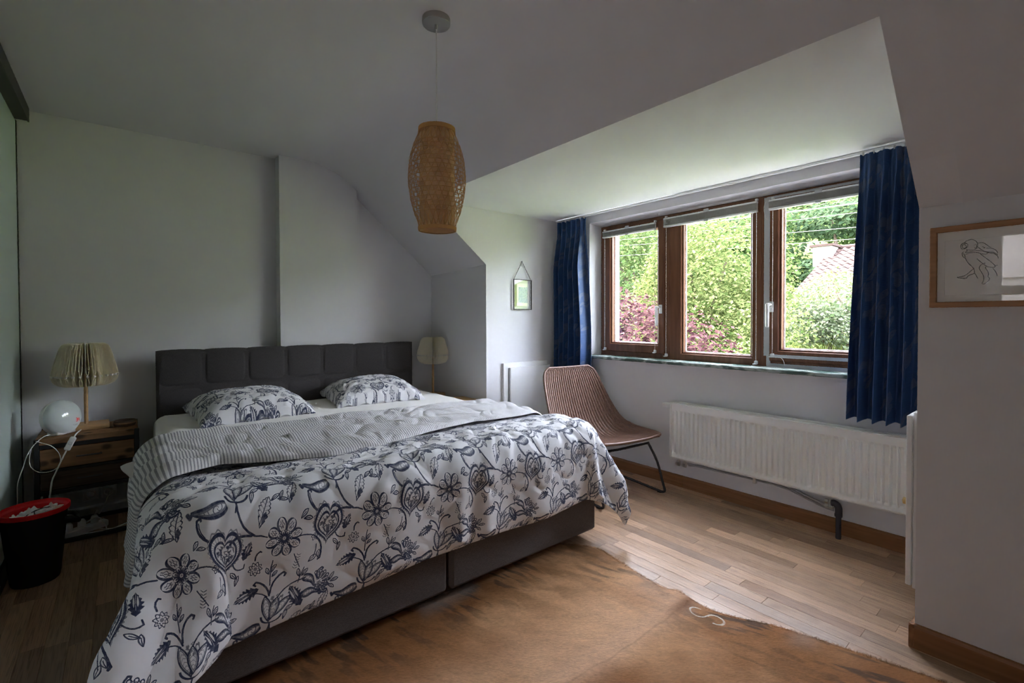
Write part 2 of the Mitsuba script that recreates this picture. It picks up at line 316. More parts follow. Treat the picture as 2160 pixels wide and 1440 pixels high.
# baseboards
def board(p, q, n, h=0.085, d=0.016, m='m_baseboard', name='baseboard_window'):
    (x0, y0), (x1, y1) = p, q; n = np.asarray(n, float)
    prof = [(0, 0), (d, 0), (d, h - 0.012), (d - 0.006, h - 0.002), (0, h)]
    v = np.array([[*(np.array(e) + n * a), z] for e in (p, q) for a, z in prof]); k = len(prof)
    f = [[i, (i + 1) % k, k + (i + 1) % k] for i in range(k)] + [[i, k + (i + 1) % k, k + i] for i in range(k)]
    f += [[0, i + 1, i] for i in range(1, k - 1)] + [[k, k + i, k + i + 1] for i in range(1, k - 1)]
    return v, np.array(f)
bw = holder('baseboard_window', 'oiled wooden skirting under the window')
for a, b in ((YL, 1.905), (1.903, YR)): part(bw, 'board', board((XW, a), (XW, b), (-1, 0)), 'm_baseboard')
struct('baseboard_knee', join(board((XK, YR + 0.016), (XK, YF), (-1, 0), 0.09), board((XK - 0.016, YR), (XK + 0.42, YR), (0, 1), 0.09)), 'm_baseboard', label='oiled wooden skirting at the foot of the right wall')
struct('baseboard_cheek_left', board((2.33, YL), (XW, YL), (0, -1)), 'm_baseboard', label='wooden skirting under the white access door')
struct('baseboard_back', board((XL, YB), (2.31, YB), (0, -1), 0.07), 'm_white', label='white skirting behind the bedside table')

# the window
wn = holder('window_1', 'brown wooden window of three lights')
X0, X1 = 3.325, 3.395
fy0, fy1, fz0, fz1 = 0.70, 2.79, 0.925, 2.065
part(wn, 'frame', join(box(X0, X1, fy1 - 0.035, fy1, fz0, fz1, .004), box(X0, X1, fy0, fy0 + 0.035, fz0, fz1, .004), box(X0, X1, fy0, fy1, fz1 - 0.035, fz1, .004), box(X0, X1, fy0, fy1, fz0, fz0 + 0.045, .004),
     box(X0, X1, 2.095, 2.145, fz0, fz1, .004), box(X0, X1, 1.362, 1.412, fz0, fz1, .004)), 'm_window_wood')
def sash(y0, y1, z0, z1, gl, gr, gb, gt, proud, handle=None):
    s = wn + '__' + numbered('sash'); xa, xb = X0 - proud, X1 - 0.005
    scene[s] = mikit.ply(join(box(xa, xb, gl, y1, z0, z1, .006), box(xa, xb, y0, gr, z0, z1, .006), box(xa, xb, y0, y1, z0, gb, .006), box(xa, xb, y0, y1, gt, z1, .006),
        box(xa + 0.012, xb, gl - 0.012, gl, gb, gt, .003), box(xa + 0.012, xb, gr, gr + 0.012, gb, gt, .003), box(xa + 0.012, xb, gr, gl, gb, gb + 0.01, .003)), 'm_window_wood')
    xg = X0 + 0.03
    part(s, 'pane', (np.array([[xg, gr, gb], [xg, gl, gb], [xg, gl, gt], [xg, gr, gt]]), np.array([[0, 1, 2, 3]])), 'm_glass')
    part(s, 'spacer', join(box(xg + .004, xg + .014, gl - 0.02, gl - 0.012, gb, gt), box(xg + .004, xg + .014, gr + 0.012, gr + 0.02, gb, gt), box(xg + .004, xg + .014, gr, gl, gb + .01, gb + .018)), 'm_alu')
    if handle:
        hy, sg = handle
        part(s, 'handle', join(box(xa - 0.008, xa, hy - 0.014, hy + 0.014, 1.29, 1.36, .003), tube([[xa, hy, 1.34], [xa - 0.05, hy, 1.34]], 0.008), box(xa - 0.06, xa - 0.042, hy - 0.01 + 0.012 * sg, hy + 0.01 + 0.012 * sg, 1.19, 1.35, .006)), 'm_alu', label='grey metal window handle')
    return s
sash(2.138, 2.758, 0.968, 2.035, 2.675, 2.198, 1.038, 1.975, 0.014, (2.168, 0.6))
sash(1.405, 2.103, 0.955, 2.04, 1.998, 1.472, 0.982, 1.985, 0.0)
sash(0.735, 1.352, 0.968, 2.035, 1.292, 0.80, 1.038, 1.975, 0.014, (1.335, 0.6))
# the sealing tape of a removed fly screen around the right light
part(wn, 'tape_strip', join(box(X0 - .004, X0 - .001, 1.347, 1.372, 0.93, 2.05), box(X0 - .003, X0 - .001, 1.362, 1.39, 1.0, 2.05), box(X0 - .004, X0 - .001, 0.735, 1.372, 0.928, 0.952), box(X0 - .02, X0 - .0145, 0.735, 1.345, 0.992, 1.012), box(X0 - .004, X0 - .001, 0.735, 1.372, 2.032, 2.052)), 'm_tape', label='grey adhesive strip around the right window light')
sl = put('window_sill', box(3.168, 3.34, 0.62, 2.86, 0.905, 0.93, .005), 'm_marble'); labels[sl] = {'label': 'green marble window sill under the three window lights', 'category': 'window sill'}
# ------------------------------------------------------------------ the printed cotton of the bedding
class Ink:
    """Draws in navy on cotton, in centimetres, repeating on a sheared lattice."""
    PW, PH, SH = 36.0, 41.0, 9.5
    def __init__(self, u, v): self.u, self.v, self.a = mi.Float(u) * 112, mi.Float(v) * 112, mi.Float(0)
    def at(self, cx, cy, rot=0.0, s=1.0):
        x, y = self.u - cx, self.v - cy
        k = dr.floor(y / self.PH + 0.5); y = y - k * self.PH; x = x + k * self.SH
        x = x - dr.floor(x / self.PW + 0.5) * self.PW
        c, n = math.cos(rot), math.sin(rot)
        return (c * x + n * y) / s, (c * y - n * x) / s
    def add(self, d, soft=0.06, on=1.0): self.a = dr.maximum(self.a, smoothstep(soft, -soft, d - 0.08) * on)
    def cut(self, d, soft=0.05): self.a = self.a * smoothstep(-soft, soft, d)
    def path(self, x, y, pts, w, taper=1.0):
        n = len(pts) - 1; best = mi.Float(9)
        for i in range(n):
            (ax, ay), (bx, by) = pts[i], pts[i + 1]
            ex, ey = bx - ax, by - ay; L = ex * ex + ey * ey
            t = dr.clip(((x - ax) * ex + (y - ay) * ey) / L, 0, 1)
            wi = w * (1 + (taper - 1) * (i + 0.5) / n)
            best = dr.minimum(best, dr.sqrt(dr.square(x - ax - t * ex) + dr.square(y - ay - t * ey)) - wi)
        self.add(best)
def curve(p0, p1, p2, n=5):
    return [((1 - t) ** 2 * p0[0] + 2 * t * (1 - t) * p1[0] + t * t * p2[0], (1 - t) ** 2 * p0[1] + 2 * t * (1 - t) * p1[1] + t * t * p2[1]) for t in np.linspace(0, 1, n + 1)]
def leaf_d(x, y, L, w, bend=0.0):
    yy = y - bend * (1 - dr.square(x / L)); return dr.abs(yy) - w * (1 - dr.square(x / L)) * (1.0 + 0.25 * x / L)
def open_leaf(I, cx, cy, rot, L, w, bend=0.0, vein=True):
    x, y = I.at(cx, cy, rot); f = leaf_d(x, y, L, w, bend)
    I.add(dr.maximum(dr.abs(f) - 0.10, dr.abs(x) - L * 1.02))
    if vein: I.add(dr.maximum(dr.maximum(dr.abs(y - bend * (1 - dr.square(x / L))) - 0.05, f), dr.abs(x + 0.2 * L) - 0.6 * L))
def dark_leaf(I, cx, cy, rot, L, w):
    x, y = I.at(cx, cy, rot); jag = 0.22 * w * dr.sin(x * 5.2 + 2.0 * dr.abs(y))
    f = dr.maximum(leaf_d(x, y, L, w + jag), dr.abs(x) - L)
    I.add(f, 0.08)
    core = leaf_d(x + 0.25 * L, dr.abs(y) - 0.32 * w, 0.5 * L, 0.15 * w)
    I.a = dr.select((f < 0) & (core < 0) & (dr.abs(x + 0.25 * L) < 0.5 * L), I.a * 0.12, I.a)
    I.a = dr.select((f < 0) & (dr.abs(y) < 0.05) & (x < 0.5 * L), I.a * 0.25, I.a)
def feather(I, cx, cy, rot, L, w):
    x, y = I.at(cx, cy, rot); saw = 0.35 * w * dr.abs(dr.sin(x * 2.6 - dr.abs(y) * 1.4))
    f = dr.maximum(leaf_d(x, y, L, w * 0.8 + saw, 0.2 * w), dr.abs(x) - L)
    I.add(dr.abs(f) - 0.09)
    I.add(dr.maximum(f, dr.abs(y - 0.2 * w) - 0.06)); I.add(dr.maximum(f, dr.abs(dr.sin(x * 2.6 - dr.abs(y) * 1.9)) - 0.10), on=0.8)
    I.add(dr.maximum(leaf_d(x + 0.45 * L, y + 0.3 * w, 0.45 * L, 0.4 * w), f), on=0.95)
def big_flower(I, cx, cy):
    x, y = I.at(cx, cy, 0.0, 1.03); r = dr.sqrt(x * x + y * y) + 1e-6; a = dr.atan2(y, x) + 0.25
    ph = a * 8 / (2 * math.pi); loc = (ph - dr.floor(ph + 0.0) - 0.5)
    # petals: each an oval that narrows towards the heart of the flower
    across = loc * 2 * math.pi / 8 * r
    u = (r - 3.9) / 2.25; pet = dr.abs(across) - (1.95 * dr.sqrt(dr.maximum(1 - dr.square(u), 0)) * (0.78 + 0.22 * u))
    pet = dr.select(dr.abs(u) < 1, pet, 9.0)
    I.add(dr.abs(pet + 0.12) - (0.20 + 0.12 * smoothstep(-0.3, 0.6, across)))
    u2 = (r - 4.3) / 1.1; inn = dr.abs(across) - 0.8 * dr.sqrt(dr.maximum(1 - dr.square(u2), 0)) * (0.7 + 0.3 * dr.cos(6 * u2))
    I.add(dr.select(dr.abs(u2) < 1, dr.abs(inn) - 0.04, 9.0))
    I.add(dr.maximum(dr.abs(across) - 0.02, dr.abs(r - 4.1) - 0.5))
    u3 = (r - 1.75) / 0.95; p3 = dr.abs(across) - 0.60 * dr.sqrt(dr.maximum(1 - dr.square(u3), 0)) * (r / 1.8)
    sel = dr.abs(u3) < 1
    I.a = dr.select(r < 2.55, 0.0, I.a); I.add(dr.select(sel, dr.abs(p3) - 0.13, 9.0)); I.add(dr.select(sel, dr.maximum(dr.abs(across) - 0.16, dr.abs(r - 1.55) - 0.45), 9.0))
    I.a = dr.select(r < 0.8, 0.0, I.a); I.add(dr.abs(r - 0.72) - 0.07); I.add(r - 0.25, on=0.6)
def heart(I, cx, cy, rot):
    x, y = I.at(cx, cy, rot, 1.08); ax = dr.abs(x)
    def f(s):
        X, Y = ax / s, (y + 0.4) / s; Y = Y - 0.86 * dr.sqrt(X + 1e-4) * (1.08 - 0.46 * X) + 0.12
        return (dr.sqrt(dr.square(X * 1.02) + dr.square(Y)) - 1) * s * 0.8
    o, m, n = f(5.0), f(3.7), f(3.3)
    I.add(dr.abs(o) - 0.24); I.add(dr.abs(m) - 0.16); I.add(dr.maximum(dr.maximum(o, -m), dr.abs(dr.sin(dr.atan2(y - 0.6, x) * 22)) - 0.16), on=0.85)
    ang = dr.atan2(y, x); I.add(dr.abs(f(5.55) + 0.18 * dr.sin(ang * 26)) - 0.07, on=0.7)
    w = fbm(x * 1.3 + 7, y * 1.3, octaves=2); I.add(dr.maximum(n + 0.2, dr.abs(w - 0.5) - 0.045), on=0.9)
    I.add(dr.maximum(leaf_d(y + 1.2, x, 1.9, 0.55), dr.abs(y + 1.2) - 1.9), on=0.9)
    for q in (-1, 1): I.path(x, y, curve((q * 0.3, -2.2), (q * 1.9, -1.0), (q * 1.6, 1.6), 4), 0.08)
def paisley(I, cx, cy, rot, s, fill=0):
    x, y = I.at(cx, cy, rot, s)
    yy = y - 0.35 * dr.square(x) * smoothstep(0.2, -1.6, x) * 0.8
    t = dr.clip((x + 2.0) / 3.2, 0, 1); h = 1.15 * dr.sqrt(dr.maximum(t * (1.02 - dr.clip((x + 2.0) / 3.25, 0, 1)), 0)) * (0.55 + 0.9 * t)
    f = dr.select((x > -2.0) & (x < 1.25), dr.abs(yy) - h, 9.0)
    I.add(dr.abs(f) - 0.10); I.add(dr.abs(f + 0.24) - 0.035, on=0.8)
    r = dr.sqrt(dr.square(x - 0.25) + dr.square(yy)); a = dr.atan2(yy, x - 0.25)
    I.add(dr.maximum(dr.maximum(f + 0.25, dr.abs(dr.sin(r * 6.5 - a)) - 0.22), r - 0.75), on=0.9)
    I.add(dr.maximum(f + 0.2, dr.maximum(dr.abs(dr.sin(x * 9.0)) - 0.3, x + 0.55)), on=0.8)
    I.path(x, y, [(-1.9, 1.1), (-2.25, 0.9), (-2.3, 1.35)], 0.10)
def tulip(I, cx, cy, rot, s=1.0):
    x, y = I.at(cx, cy, rot, s)
    for bx, ro, L, w, on in ((-1.9, 0.36, 4.0, 1.25, 1), (1.9, -0.75, 4.1, 1.2, 1), (0.2, -0.12, 3.2, 1.25, 0.9)):
        c, n = math.cos(ro), math.sin(ro); lx, ly = x - bx, y - 0.4
        X, Y = -n * lx + c * ly, c * lx + n * ly; f = dr.maximum(leaf_d(X, Y, L, w), dr.abs(X) - L)
        I.a = dr.select(f < 0, I.a * 0.15, I.a)
        I.add(dr.abs(f) - 0.15); I.add(dr.maximum(dr.abs(f + 0.42) - 0.05, X - 0.8 * L), on=0.8)
        I.add(dr.maximum(f + 0.6, dr.abs(dr.sin(X * 3.1 + dr.abs(Y) * 2.5)) - 0.2), on=0.7)
    base = dr.sqrt(dr.square(x / 3.1) + dr.square((y + 1.6) / 2.2)) - 1
    I.add(dr.maximum(dr.abs(base * 2.2) - 0.15, y + 1.7)); 
    cloud = fbm(x * 1.1 + 3, y * 1.1 + 9, octaves=2); top = dr.sqrt(dr.square((x - 0.6) / 2.2) + dr.square((y - 2.9) / 1.5)) - 1
    I.add(dr.maximum(top, dr.abs(cloud - 0.5) - 0.05), on=0.8); I.path(x, y, [(0, -3.7), (0.1, -4.8), (0.0, -6.0)], 0.14)
def fan(I, cx, cy, rot):
    x, y = I.at(cx, cy, rot); r = dr.sqrt(x * x + y * y) + 1e-6; a = dr.atan2(y, x)
    half = a * 7 / math.pi; loc = half - dr.floor(half) - 0.5
    sec = (dr.abs(a) < 1.75)
    Rr = 4.6 - 0.9 * dr.square(loc * 2); across = dr.abs(loc) * math.pi / 7 * r
    I.add(dr.select(sec & (r < 5), dr.maximum(dr.abs(r - Rr) - 0.13, -9.0), 9.0))
    I.add(dr.select(sec & (r > 1.6) & (r < Rr), dr.abs(across - 0.33 * (r - 1.2) * 0.55) - 0.10, 9.0))
    I.add(dr.select(sec, dr.maximum(across - 0.16, dr.abs(r - 3.2) - 0.55), 9.0), on=0.8)
    I.add(dr.select(sec & (r < Rr + .1) & (r > 3.9) & (a < -0.2), -0.1 + 0.0 * r, 9.0), on=0.9)
    for q in (-1, 1): I.path(x, y, curve((0.4, q * 1.2), (-1.0, q * 4.6), (2.4, q * 4.9), 5) + [(2.9, q * 4.3), (2.4, q * 4.0)], 0.20)
    w = fbm(x * 1.4, y * 1.4 + 5, octaves=2); I.add(dr.maximum(r - 1.7, dr.abs(w - 0.5) - 0.06), on=0.8)
def floral(u, v):
    I = Ink(u, v)
    O = lambda pts, w, tp=1.0: I.path(*I.at(0, 0), pts, w, tp)
    def P(cx, cy, pts, w, tp=1.0): I.path(*I.at(cx, cy), pts, w, tp)
    # stems
    P(-10.5, 3.5, curve((-4.2, 9.2), (-4.6, 3.0), (0.6, 0.2)), 0.24); P(-9, 2.6, [(-0.8, 0.9), (1.2, 0.5), (3.2, -0.5)], 0.17)
    P(-13, 1.5, curve((-4.6, 1.6), (-2.6, 3.6), (2.2, 2.3)), 0.26); P(8, -1.2, curve((-2.6, 0.5), (0, 0.6), (3.0, -1.2), 4), 0.16)
    P(12.2, -8.0, curve((-0.8, 5.0), (2.4, 1.5), (0.6, -3.4)) + [(-0.2, -3.7)], 0.30, 0.8); P(20.5, -5.5, curve((-1.4, 2.0), (-0.6, -1.6), (2.2, -1.0)) + [(2.5, 0.2)], 0.14)
    P(10.5, 8.5, curve((1.5, -2.8), (-1.6, -0.5), (-0.6, 2.6), 5) + [(0.4, 2.8), (0.5, 2.1)], 0.28, 0.7); P(10.5, 8.5, curve((0.9, -1.8), (-0.5, 0), (-0.2, 1.8), 3), 0.06)
    P(-5.2, -14.5, curve((0, -4.2), (-0.6, 0.4), (-4.2, 1.9)) + [(-5.0, 1.2), (-4.4, 0.6)], 0.24); P(-4.8, -14.5, curve((-0.2, -3.5), (0.4, 1.6), (4.6, 2.3)) + [(5.3, 1.6), (4.8, 1.0)], 0.26)
    P(-5, -12, curve((0, -3), (-0.1, 1), (1.1, 5.2), 3), 0.12); P(2, -18.5, curve((-5.2, -2.8), (-2.0, 1.6), (5.6, 1.5)), 0.17); P(5.4, -16, curve((-0.6, -1.8), (0, 0.6), (1.6, 3.0), 3), 0.10)
    P(-9.5, -17.5, curve((-1.6, 1.4), (1.5, 1.0), (3.6, -1.4), 3), 0.12); P(-9.4, -4.5, curve((-0.2, -0.6), (-0.2, 1.7), (1.4, 2.2), 3) + [(1.8, 1.8)], 0.17)
    P(4.3, -9.5, curve((-1.0, 2.8), (-0.2, 0.5), (0.9, -2.6), 3), 0.10); P(11.2, -8.8, curve((0.3, 3.0), (0.3, 0.5), (-0.8, -1.4), 3), 0.11)
    # heads
    tulip(I, -13.6, 16.9, -0.25, 1.14)
    fan(I, 12.2, -20.8, 0.15); heart(I, 16.2, -0.4, -0.15); big_flower(I, 0, 0)
    paisley(I, 15.0, 12.0, 0.28, 2.75); paisley(I, 8.6, -17.6, 2.6, 1.9); paisley(I, 8.4, -22.8, 3.3, 1.9)
    dark_leaf(I, -12.6, -16.2, 0.25, 4.1, 1.75); dark_leaf(I, 3.8, -22.4, -1.15, 4.6, 2.1); dark_leaf(I, -12.2, -0.9, -2.0, 3.1, 1.35)
    feather(I, 4.6, 12.6, 1.05, 3.7, 1.35); feather(I, -6.0, 8.8, 1.0, 4.2, 1.6)
    for cx, cy, ro, L, w in ((-1.6, 12.0, 0.5, 1.9, 0.5), (0.6, 12.2, 1.0, 1.8, 0.45), (0.8, 10.9, -0.2, 1.8, 0.45), (-5.6, -10.0, 1.9, 1.2, 0.5), (-3.6, -9.6, 0.9, 1.4, 0.5), (-3.4, -11.6, 0.6, 1.2, 0.45),
                             (5.0, -14.2, 1.7, 1.6, 0.55), (7.2, -14.8, 0.7, 1.5, 0.55), (10.0, -10.6, 0.5, 1.7, 0.75), (12.4, -9.8, 1.4, 1.5, 0.7), (17.6, -20.6, 0.9, 1.7, 0.55), (18.6, -22.2, 0.1, 1.6, 0.5), (17.2, -24.0, -0.7, 1.6, 0.5), (7.6, 5.6, 0.6, 1.7, 0.55), (8.8, 4.2, -0.1, 1.6, 0.5), (-9.4, 13.4, 1.2, 1.8, 0.6), (-8.2, 15.2, 0.4, 1.7, 0.55), (-16.6, -7.6, 2.2, 1.8, 0.6), (-15.6, -9.8, 1.2, 1.6, 0.55), (3.4, 18.2, 0.3, 1.8, 0.6), (5.6, 18.4, 1.3, 1.6, 0.55)):
        open_leaf(I, cx, cy, ro, L, w, 0.1)
    x, y = I.at(4.3, -9.5, -0.35); I.add(dr.maximum(dr.abs(dr.sin(y * 3.4 - dr.abs(x) * 2.2)) - 0.42, dr.maximum(dr.abs(dr.abs(x) - 0.45) - 0.33, dr.abs(y) - 2.6)), on=0.9)
    x, y = I.at(-9.6, -8.0, 0.3); r = dr.sqrt(x * x + y * y); a = dr.atan2(y, x); I.add(dr.abs(r - 1.9 - 0.3 * dr.sin(a * 9)) - 0.10); I.add(dr.abs(r - 1.2 - 0.25 * dr.sin(a * 7)) - 0.08); I.add(r - 0.5, on=0.7)
    x, y = I.at(11.0, -2.9); r = dr.sqrt(x * x + y * y); a = dr.atan2(y, x); I.add(dr.abs(r - 1.0 - 0.3 * dr.sin(a * 5)) - 0.09); I.add(dr.abs(r - 0.3) - 0.07)
    return I.a
def bedding_fn(p, n, uv):
    a = floral(uv.x, uv.y)
    t = 0.82 + 0.2 * noise(uv.x * 160, uv.y * 160) + 0.12 * noise(uv.x * 700, uv.y * 700)
    return mix(mi.Color3f(0.60, 0.595, 0.605), mi.Color3f(0.021, 0.028, 0.062), dr.clip(a * t, 0, 1))
mat('m_floral', {'type': 'principled', 'base_color': mikit.proc(bedding_fn), 'roughness': 0.75, 'specular': 0.25, 'sheen': 0.4})
def stripe_fn(p, n, uv):
    w = uv.x * 100 / 1.15; f = w - dr.floor(w)
    edge = smoothstep(0.03, 0.09, f) * smoothstep(0.53, 0.47, f)
    t = 0.85 + 0.15 * noise(uv.x * 900, uv.y * 260)
    return mix(mi.Color3f(0.62, 0.605, 0.60), mi.Color3f(0.25, 0.245, 0.26), edge * t)
mat('m_striped', {'type': 'principled', 'base_color': mikit.proc(stripe_fn), 'roughness': 0.8, 'specular': 0.2, 'sheen': 0.4})
def boucle_fn(p, n, uv):
    s = noise(p.x * 900, p.y * 900, p.z * 900) * 0.5 + 0.5 * noise(p.x * 260, p.y * 260, p.z * 260)
    return mix(mi.Color3f(0.036, 0.033, 0.033), mi.Color3f(0.078, 0.071, 0.070), s)
mat('m_charcoal', {'type': 'principled', 'base_color': mikit.proc(boucle_fn), 'roughness': 0.95, 'specular': 0.12, 'sheen': 0.5})

def weave_fn(p, n, uv):
    s = noise(p.x * 900, p.y * 900, p.z * 900) * 0.5 + 0.5 * noise(p.x * 260, p.y * 260, p.z * 260)
    return mix(mi.Color3f(0.070, 0.060, 0.056), mi.Color3f(0.135, 0.117, 0.109), s)
mat('m_box_spring', {'type': 'principled', 'base_color': mikit.proc(weave_fn), 'roughness': 0.95, 'specular': 0.12, 'sheen': 0.4})
# ------------------------------------------------------------------ the bed
BX0, BX1, BY0, BY1 = 0.122, 2.088, 1.785, 3.845
bed = thing('bed', 'wide box spring bed in charcoal fabric with a tufted headboard', 'bed')
bm = 0.5 * (BX0 + BX1)
for a, b in ((BX0, bm - 0.006), (bm + 0.006, BX1)):
    bs = part(bed, 'box_spring', box(a, b, BY0, BY1, 0.045, 0.335, 0.018), 'm_box_spring', 30)
    part(bs, 'piping', tube(np.array([[a + .012, BY0 - .001, .325], [b - .012, BY0 - .001, .325]]), 0.004, 6), 'm_charcoal', True)
for fx in (BX0 + 0.15, bm - 0.12, bm + 0.12, BX1 - 0.15):
    for fy in (BY0 + 0.15, BY1 - 0.15): part(bed, 'foot', lathe([(0.001, 0), (0.025, 0), (0.028, 0.05), (0.001, 0.05)], 14, c=(fx, fy, 0)), 'm_black')
def soft_box(x0, x1, y0, y1, z0, z1, r, n=9, puff=0.0, seed=0, wr=0.0):
    """A rounded slab: a superellipse-edged block on a fine grid, top and sides one sheet."""
    t = np.linspace(-1, 1, 60); 
    m = trimesh.creation.box(extents=(2, 2, 2)); 
    for _ in range(6): m = m.subdivide()
    v = np.array(m.vertices); h = np.array([x1 - x0, y1 - y0, z1 - z0]) / 2; c = np.array([x0 + x1, y0 + y1, z0 + z1]) / 2
    q = v * h; inner = np.clip(q, -(h - r), h - r); d = q - inner; L = np.linalg.norm(d, axis=1, keepdims=True)
    q = inner + d / np.maximum(L, 1e-9) * np.minimum(L, r)
    if wr: q[:, 2] += wr * (meshkit.fbm(np.stack([q[:, 0] * 5, q[:, 1] * 9, q[:, 2] * 3], 1), 3, seed) - 0.5) * (q[:, 2] > 0)
    return q + c, np.array(m.faces)
part(bed, 'mattress', soft_box(BX0 + 0.025, BX1 - 0.025, BY0 + 0.03, BY1 - 0.005, 0.33, 0.635, 0.07, wr=0.012, seed=4), 'm_sheet', True, label='white fitted sheet over the mattress')
hb = part(bed, 'headboard', box(0.172, 2.012, 3.865, 3.922, 0.06, 1.037, 0.012), 'm_charcoal', 30)
xsq, zsq = np.linspace(0.168, 2.016, 8), [0.06, 0.30, 0.545, 0.80, 1.050]
for i in range(7):
    for j in range(4):
        u, v = np.meshgrid(np.linspace(0, 1, 19), np.linspace(0, 1, 17), indexing='ij')
        bl = (4 * u * (1 - u)) ** 0.36 * (4 * v * (1 - v)) ** 0.36
        xx, zz = xsq[i] + u * (xsq[i + 1] - xsq[i]), zsq[j] + v * (zsq[j + 1] - zsq[j])
        ed = 1 - 0.35 * ((i == 0) * np.exp(-u / 0.06) + (i == 6) * np.exp(-(1 - u) / 0.06) + (j == 3) * np.exp(-(1 - v) / 0.06))
        if j == 3: zz = zz + 0.008 * v * (4 * u * (1 - u)) ** 0.5 - 0.004 * v
        yy = 3.876 - 0.026 * bl * ed - 0.006 * (meshkit.fbm(np.stack([xx * 6, zz * 6, xx * 0], -1), 2, 3) - 0.5) * bl
        yy = np.where((u == 0) | (u == 1) | (v == 0) | (v == 1), 3.874, yy)
        part(hb, 'tufted_panel', grid(np.stack([xx, yy, zz], -1)), 'm_charcoal', True)

# ------------------------------------------------------------------ duvet
def drape(xf, yf, z_top, x0=BX0, x1=BX1 - 0.055, y0=BY0, rc=0.11, R=0.09, side=8.0, corner=24.0, foot=4.0, left_out=0.0):
    """Where a flat sheet's point (xf, yf) comes to lie on the bed; the sheet hangs down past the edges."""
    cx, cy = np.clip(xf, x0 + rc, x1 - rc), np.maximum(yf, y0 + rc)
    dx, dy = xf - cx, yf - cy; L = np.hypot(dx, dy); ux, uy = dx / np.maximum(L, 1e-9), dy / np.maximum(L, 1e-9)
    w = np.abs(2 * ux * uy); flare = np.radians(side * ux ** 2 + foot * uy ** 2 + corner * w + np.where(ux < 0, 10.0, 0.0) * w)
    tm = math.pi / 2 - flare; l0 = rc - 0.035
    s = np.maximum(L - l0, 0); th = np.minimum(s / R, tm); rest = np.maximum(s - R * tm, 0)
    hz = np.minimum(L, l0) + R * np.sin(th) + rest * np.cos(tm); dz = -R * (1 - np.cos(th)) - rest * np.sin(tm)
    hz = hz + left_out * np.clip(-ux, 0, 1) * smooth01(s / 0.2)
    return cx + ux * hz, cy + uy * hz, z_top + dz, ux, uy, s
def smooth01(t): t = np.clip(t, 0, 1); return t * t * (3 - 2 * t)
def wrinkles(x, y, seed, f=1.0):
    P = lambda a, b, sd: meshkit.noise(np.stack([x * a * f, y * b * f, 0 * x + sd], -1), seed + sd)
    wx, wy = x + 0.10 * P(4, 4, 1), y + 0.10 * P(4, 4, 2)
    n1 = np.abs(meshkit.noise(np.stack([(wx + wy) * 5.5, (wx - wy) * 9.0, 0 * x], -1), seed) - 0.5)
    n2 = np.abs(meshkit.noise(np.stack([(wx * 0.6 - wy) * 12, (wx + wy) * 7.0, 0 * x + 5], -1), seed + 9) - 0.5)
    return np.minimum(n1, 0.22) / 0.22 * 0.6 + np.minimum(n2, 0.18) / 0.18 * 0.4
OS, OF, YC = 0.345, 0.395, 2.80          # overhang at the sides and the foot, the fold line at the head end
dv = thing('duvet', 'duvet with a navy floral print on white, spread over the lower half of the bed', 'duvet')
nx, ny = 420, 230
xf, yf = np.meshgrid(np.linspace(BX0 - OS, BX1 + OS, nx), np.linspace(YC, BY0 - OF, ny), indexing='ij')
hem = 0.018 * (meshkit.noise(np.stack([xf * 3.1, xf * 0, xf * 0], -1), 5) - 0.5) * 2
tfo = np.clip((BY0 + 0.1 - yf) / (OF + 0.1), 0, 1); yq = yf + (hem - 0.05 * smooth01((0.75 - xf) / 0.7)) * tfo
puff = 0.018 + 0.026 * (meshkit.fbm(np.stack([xf * 2.3, yf * 2.6, 0 * xf], -1), 3, 2))
X, Y, Z, ux, uy, s = drape(xf, yq, 0.638, side=6, corner=17, foot=2.0)
sk = smooth01(s / 0.35); outside = np.clip((s - 0.03) / 0.3, 0, 1.3)
ripple = np.sin(xf * 15 + 2.4 * meshkit.noise(np.stack([xf * 3, xf * 0, xf * 0], -1), 8) * 4) * 0.012 * outside * np.abs(uy) + np.sin(yf * 16 + 1.0) * 0.010 * outside * np.abs(ux)
cr = 4 * np.abs(ux * uy) * np.sin(np.arctan2(np.abs(uy), np.abs(ux)) * 10 + 0.4) * 0.022 * outside
wr = wrinkles(xf, yf, 21)
off = puff * (1 - 0.55 * sk) + 0.012 * wr * (1 - 0.3 * sk) + 0.005 * (wrinkles(xf, yf, 77, 2.3) - 0.5) + ripple + cr
off = off * (1 - 0.72 * smooth01((yf - 2.02) / 0.22)) - 0.006 * smooth01((yf - 2.02) / 0.22)
edge = np.minimum.reduce([xf - xf.min(), xf.max() - xf, yf - yf.min()])
off *= smooth01((edge + 0.006) / 0.05) * 0.9 + 0.1
N = np.cross(np.gradient(np.stack([X, Y, Z], -1), axis=0), np.gradient(np.stack([X, Y, Z], -1), axis=1)); N /= np.linalg.norm(N, axis=-1, keepdims=True) + 1e-12
if N[nx // 2, 20, 2] < 0: N = -N
DP = np.stack([X, Y, Z], -1) + N * off[..., None]
DP[..., 2] = np.maximum(DP[..., 2], 0.012)
duv = np.stack([xf - 0.410, yf - 1.665], -1)
# a small rolled hem and an inner layer close the duvet below
under = np.stack([X, Y, Z], -1) - N * 0.004
DV, DFc = join(grid(DP), grid(under, flip=True))
rim = np.concatenate([np.arange(ny), np.arange(1, nx) * ny + ny - 1, (nx - 1) * ny + np.arange(ny - 2, -1, -1), np.arange(nx - 2, 0, -1) * ny]); kk = nx * ny
DFc = np.vstack([DFc, [[a, b, b + kk] for a, b in zip(rim, np.roll(rim, -1))], [[a, b + kk, a + kk] for a, b in zip(rim, np.roll(rim, -1))]])
part(dv, 'cover', (DV, DFc), 'm_floral', True, uv=np.vstack([duv.reshape(-1, 2)] * 2))
def duvet_z(x, y):
    """Height of the duvet's top at a point of the bed."""
    return 0.650 + 0.045
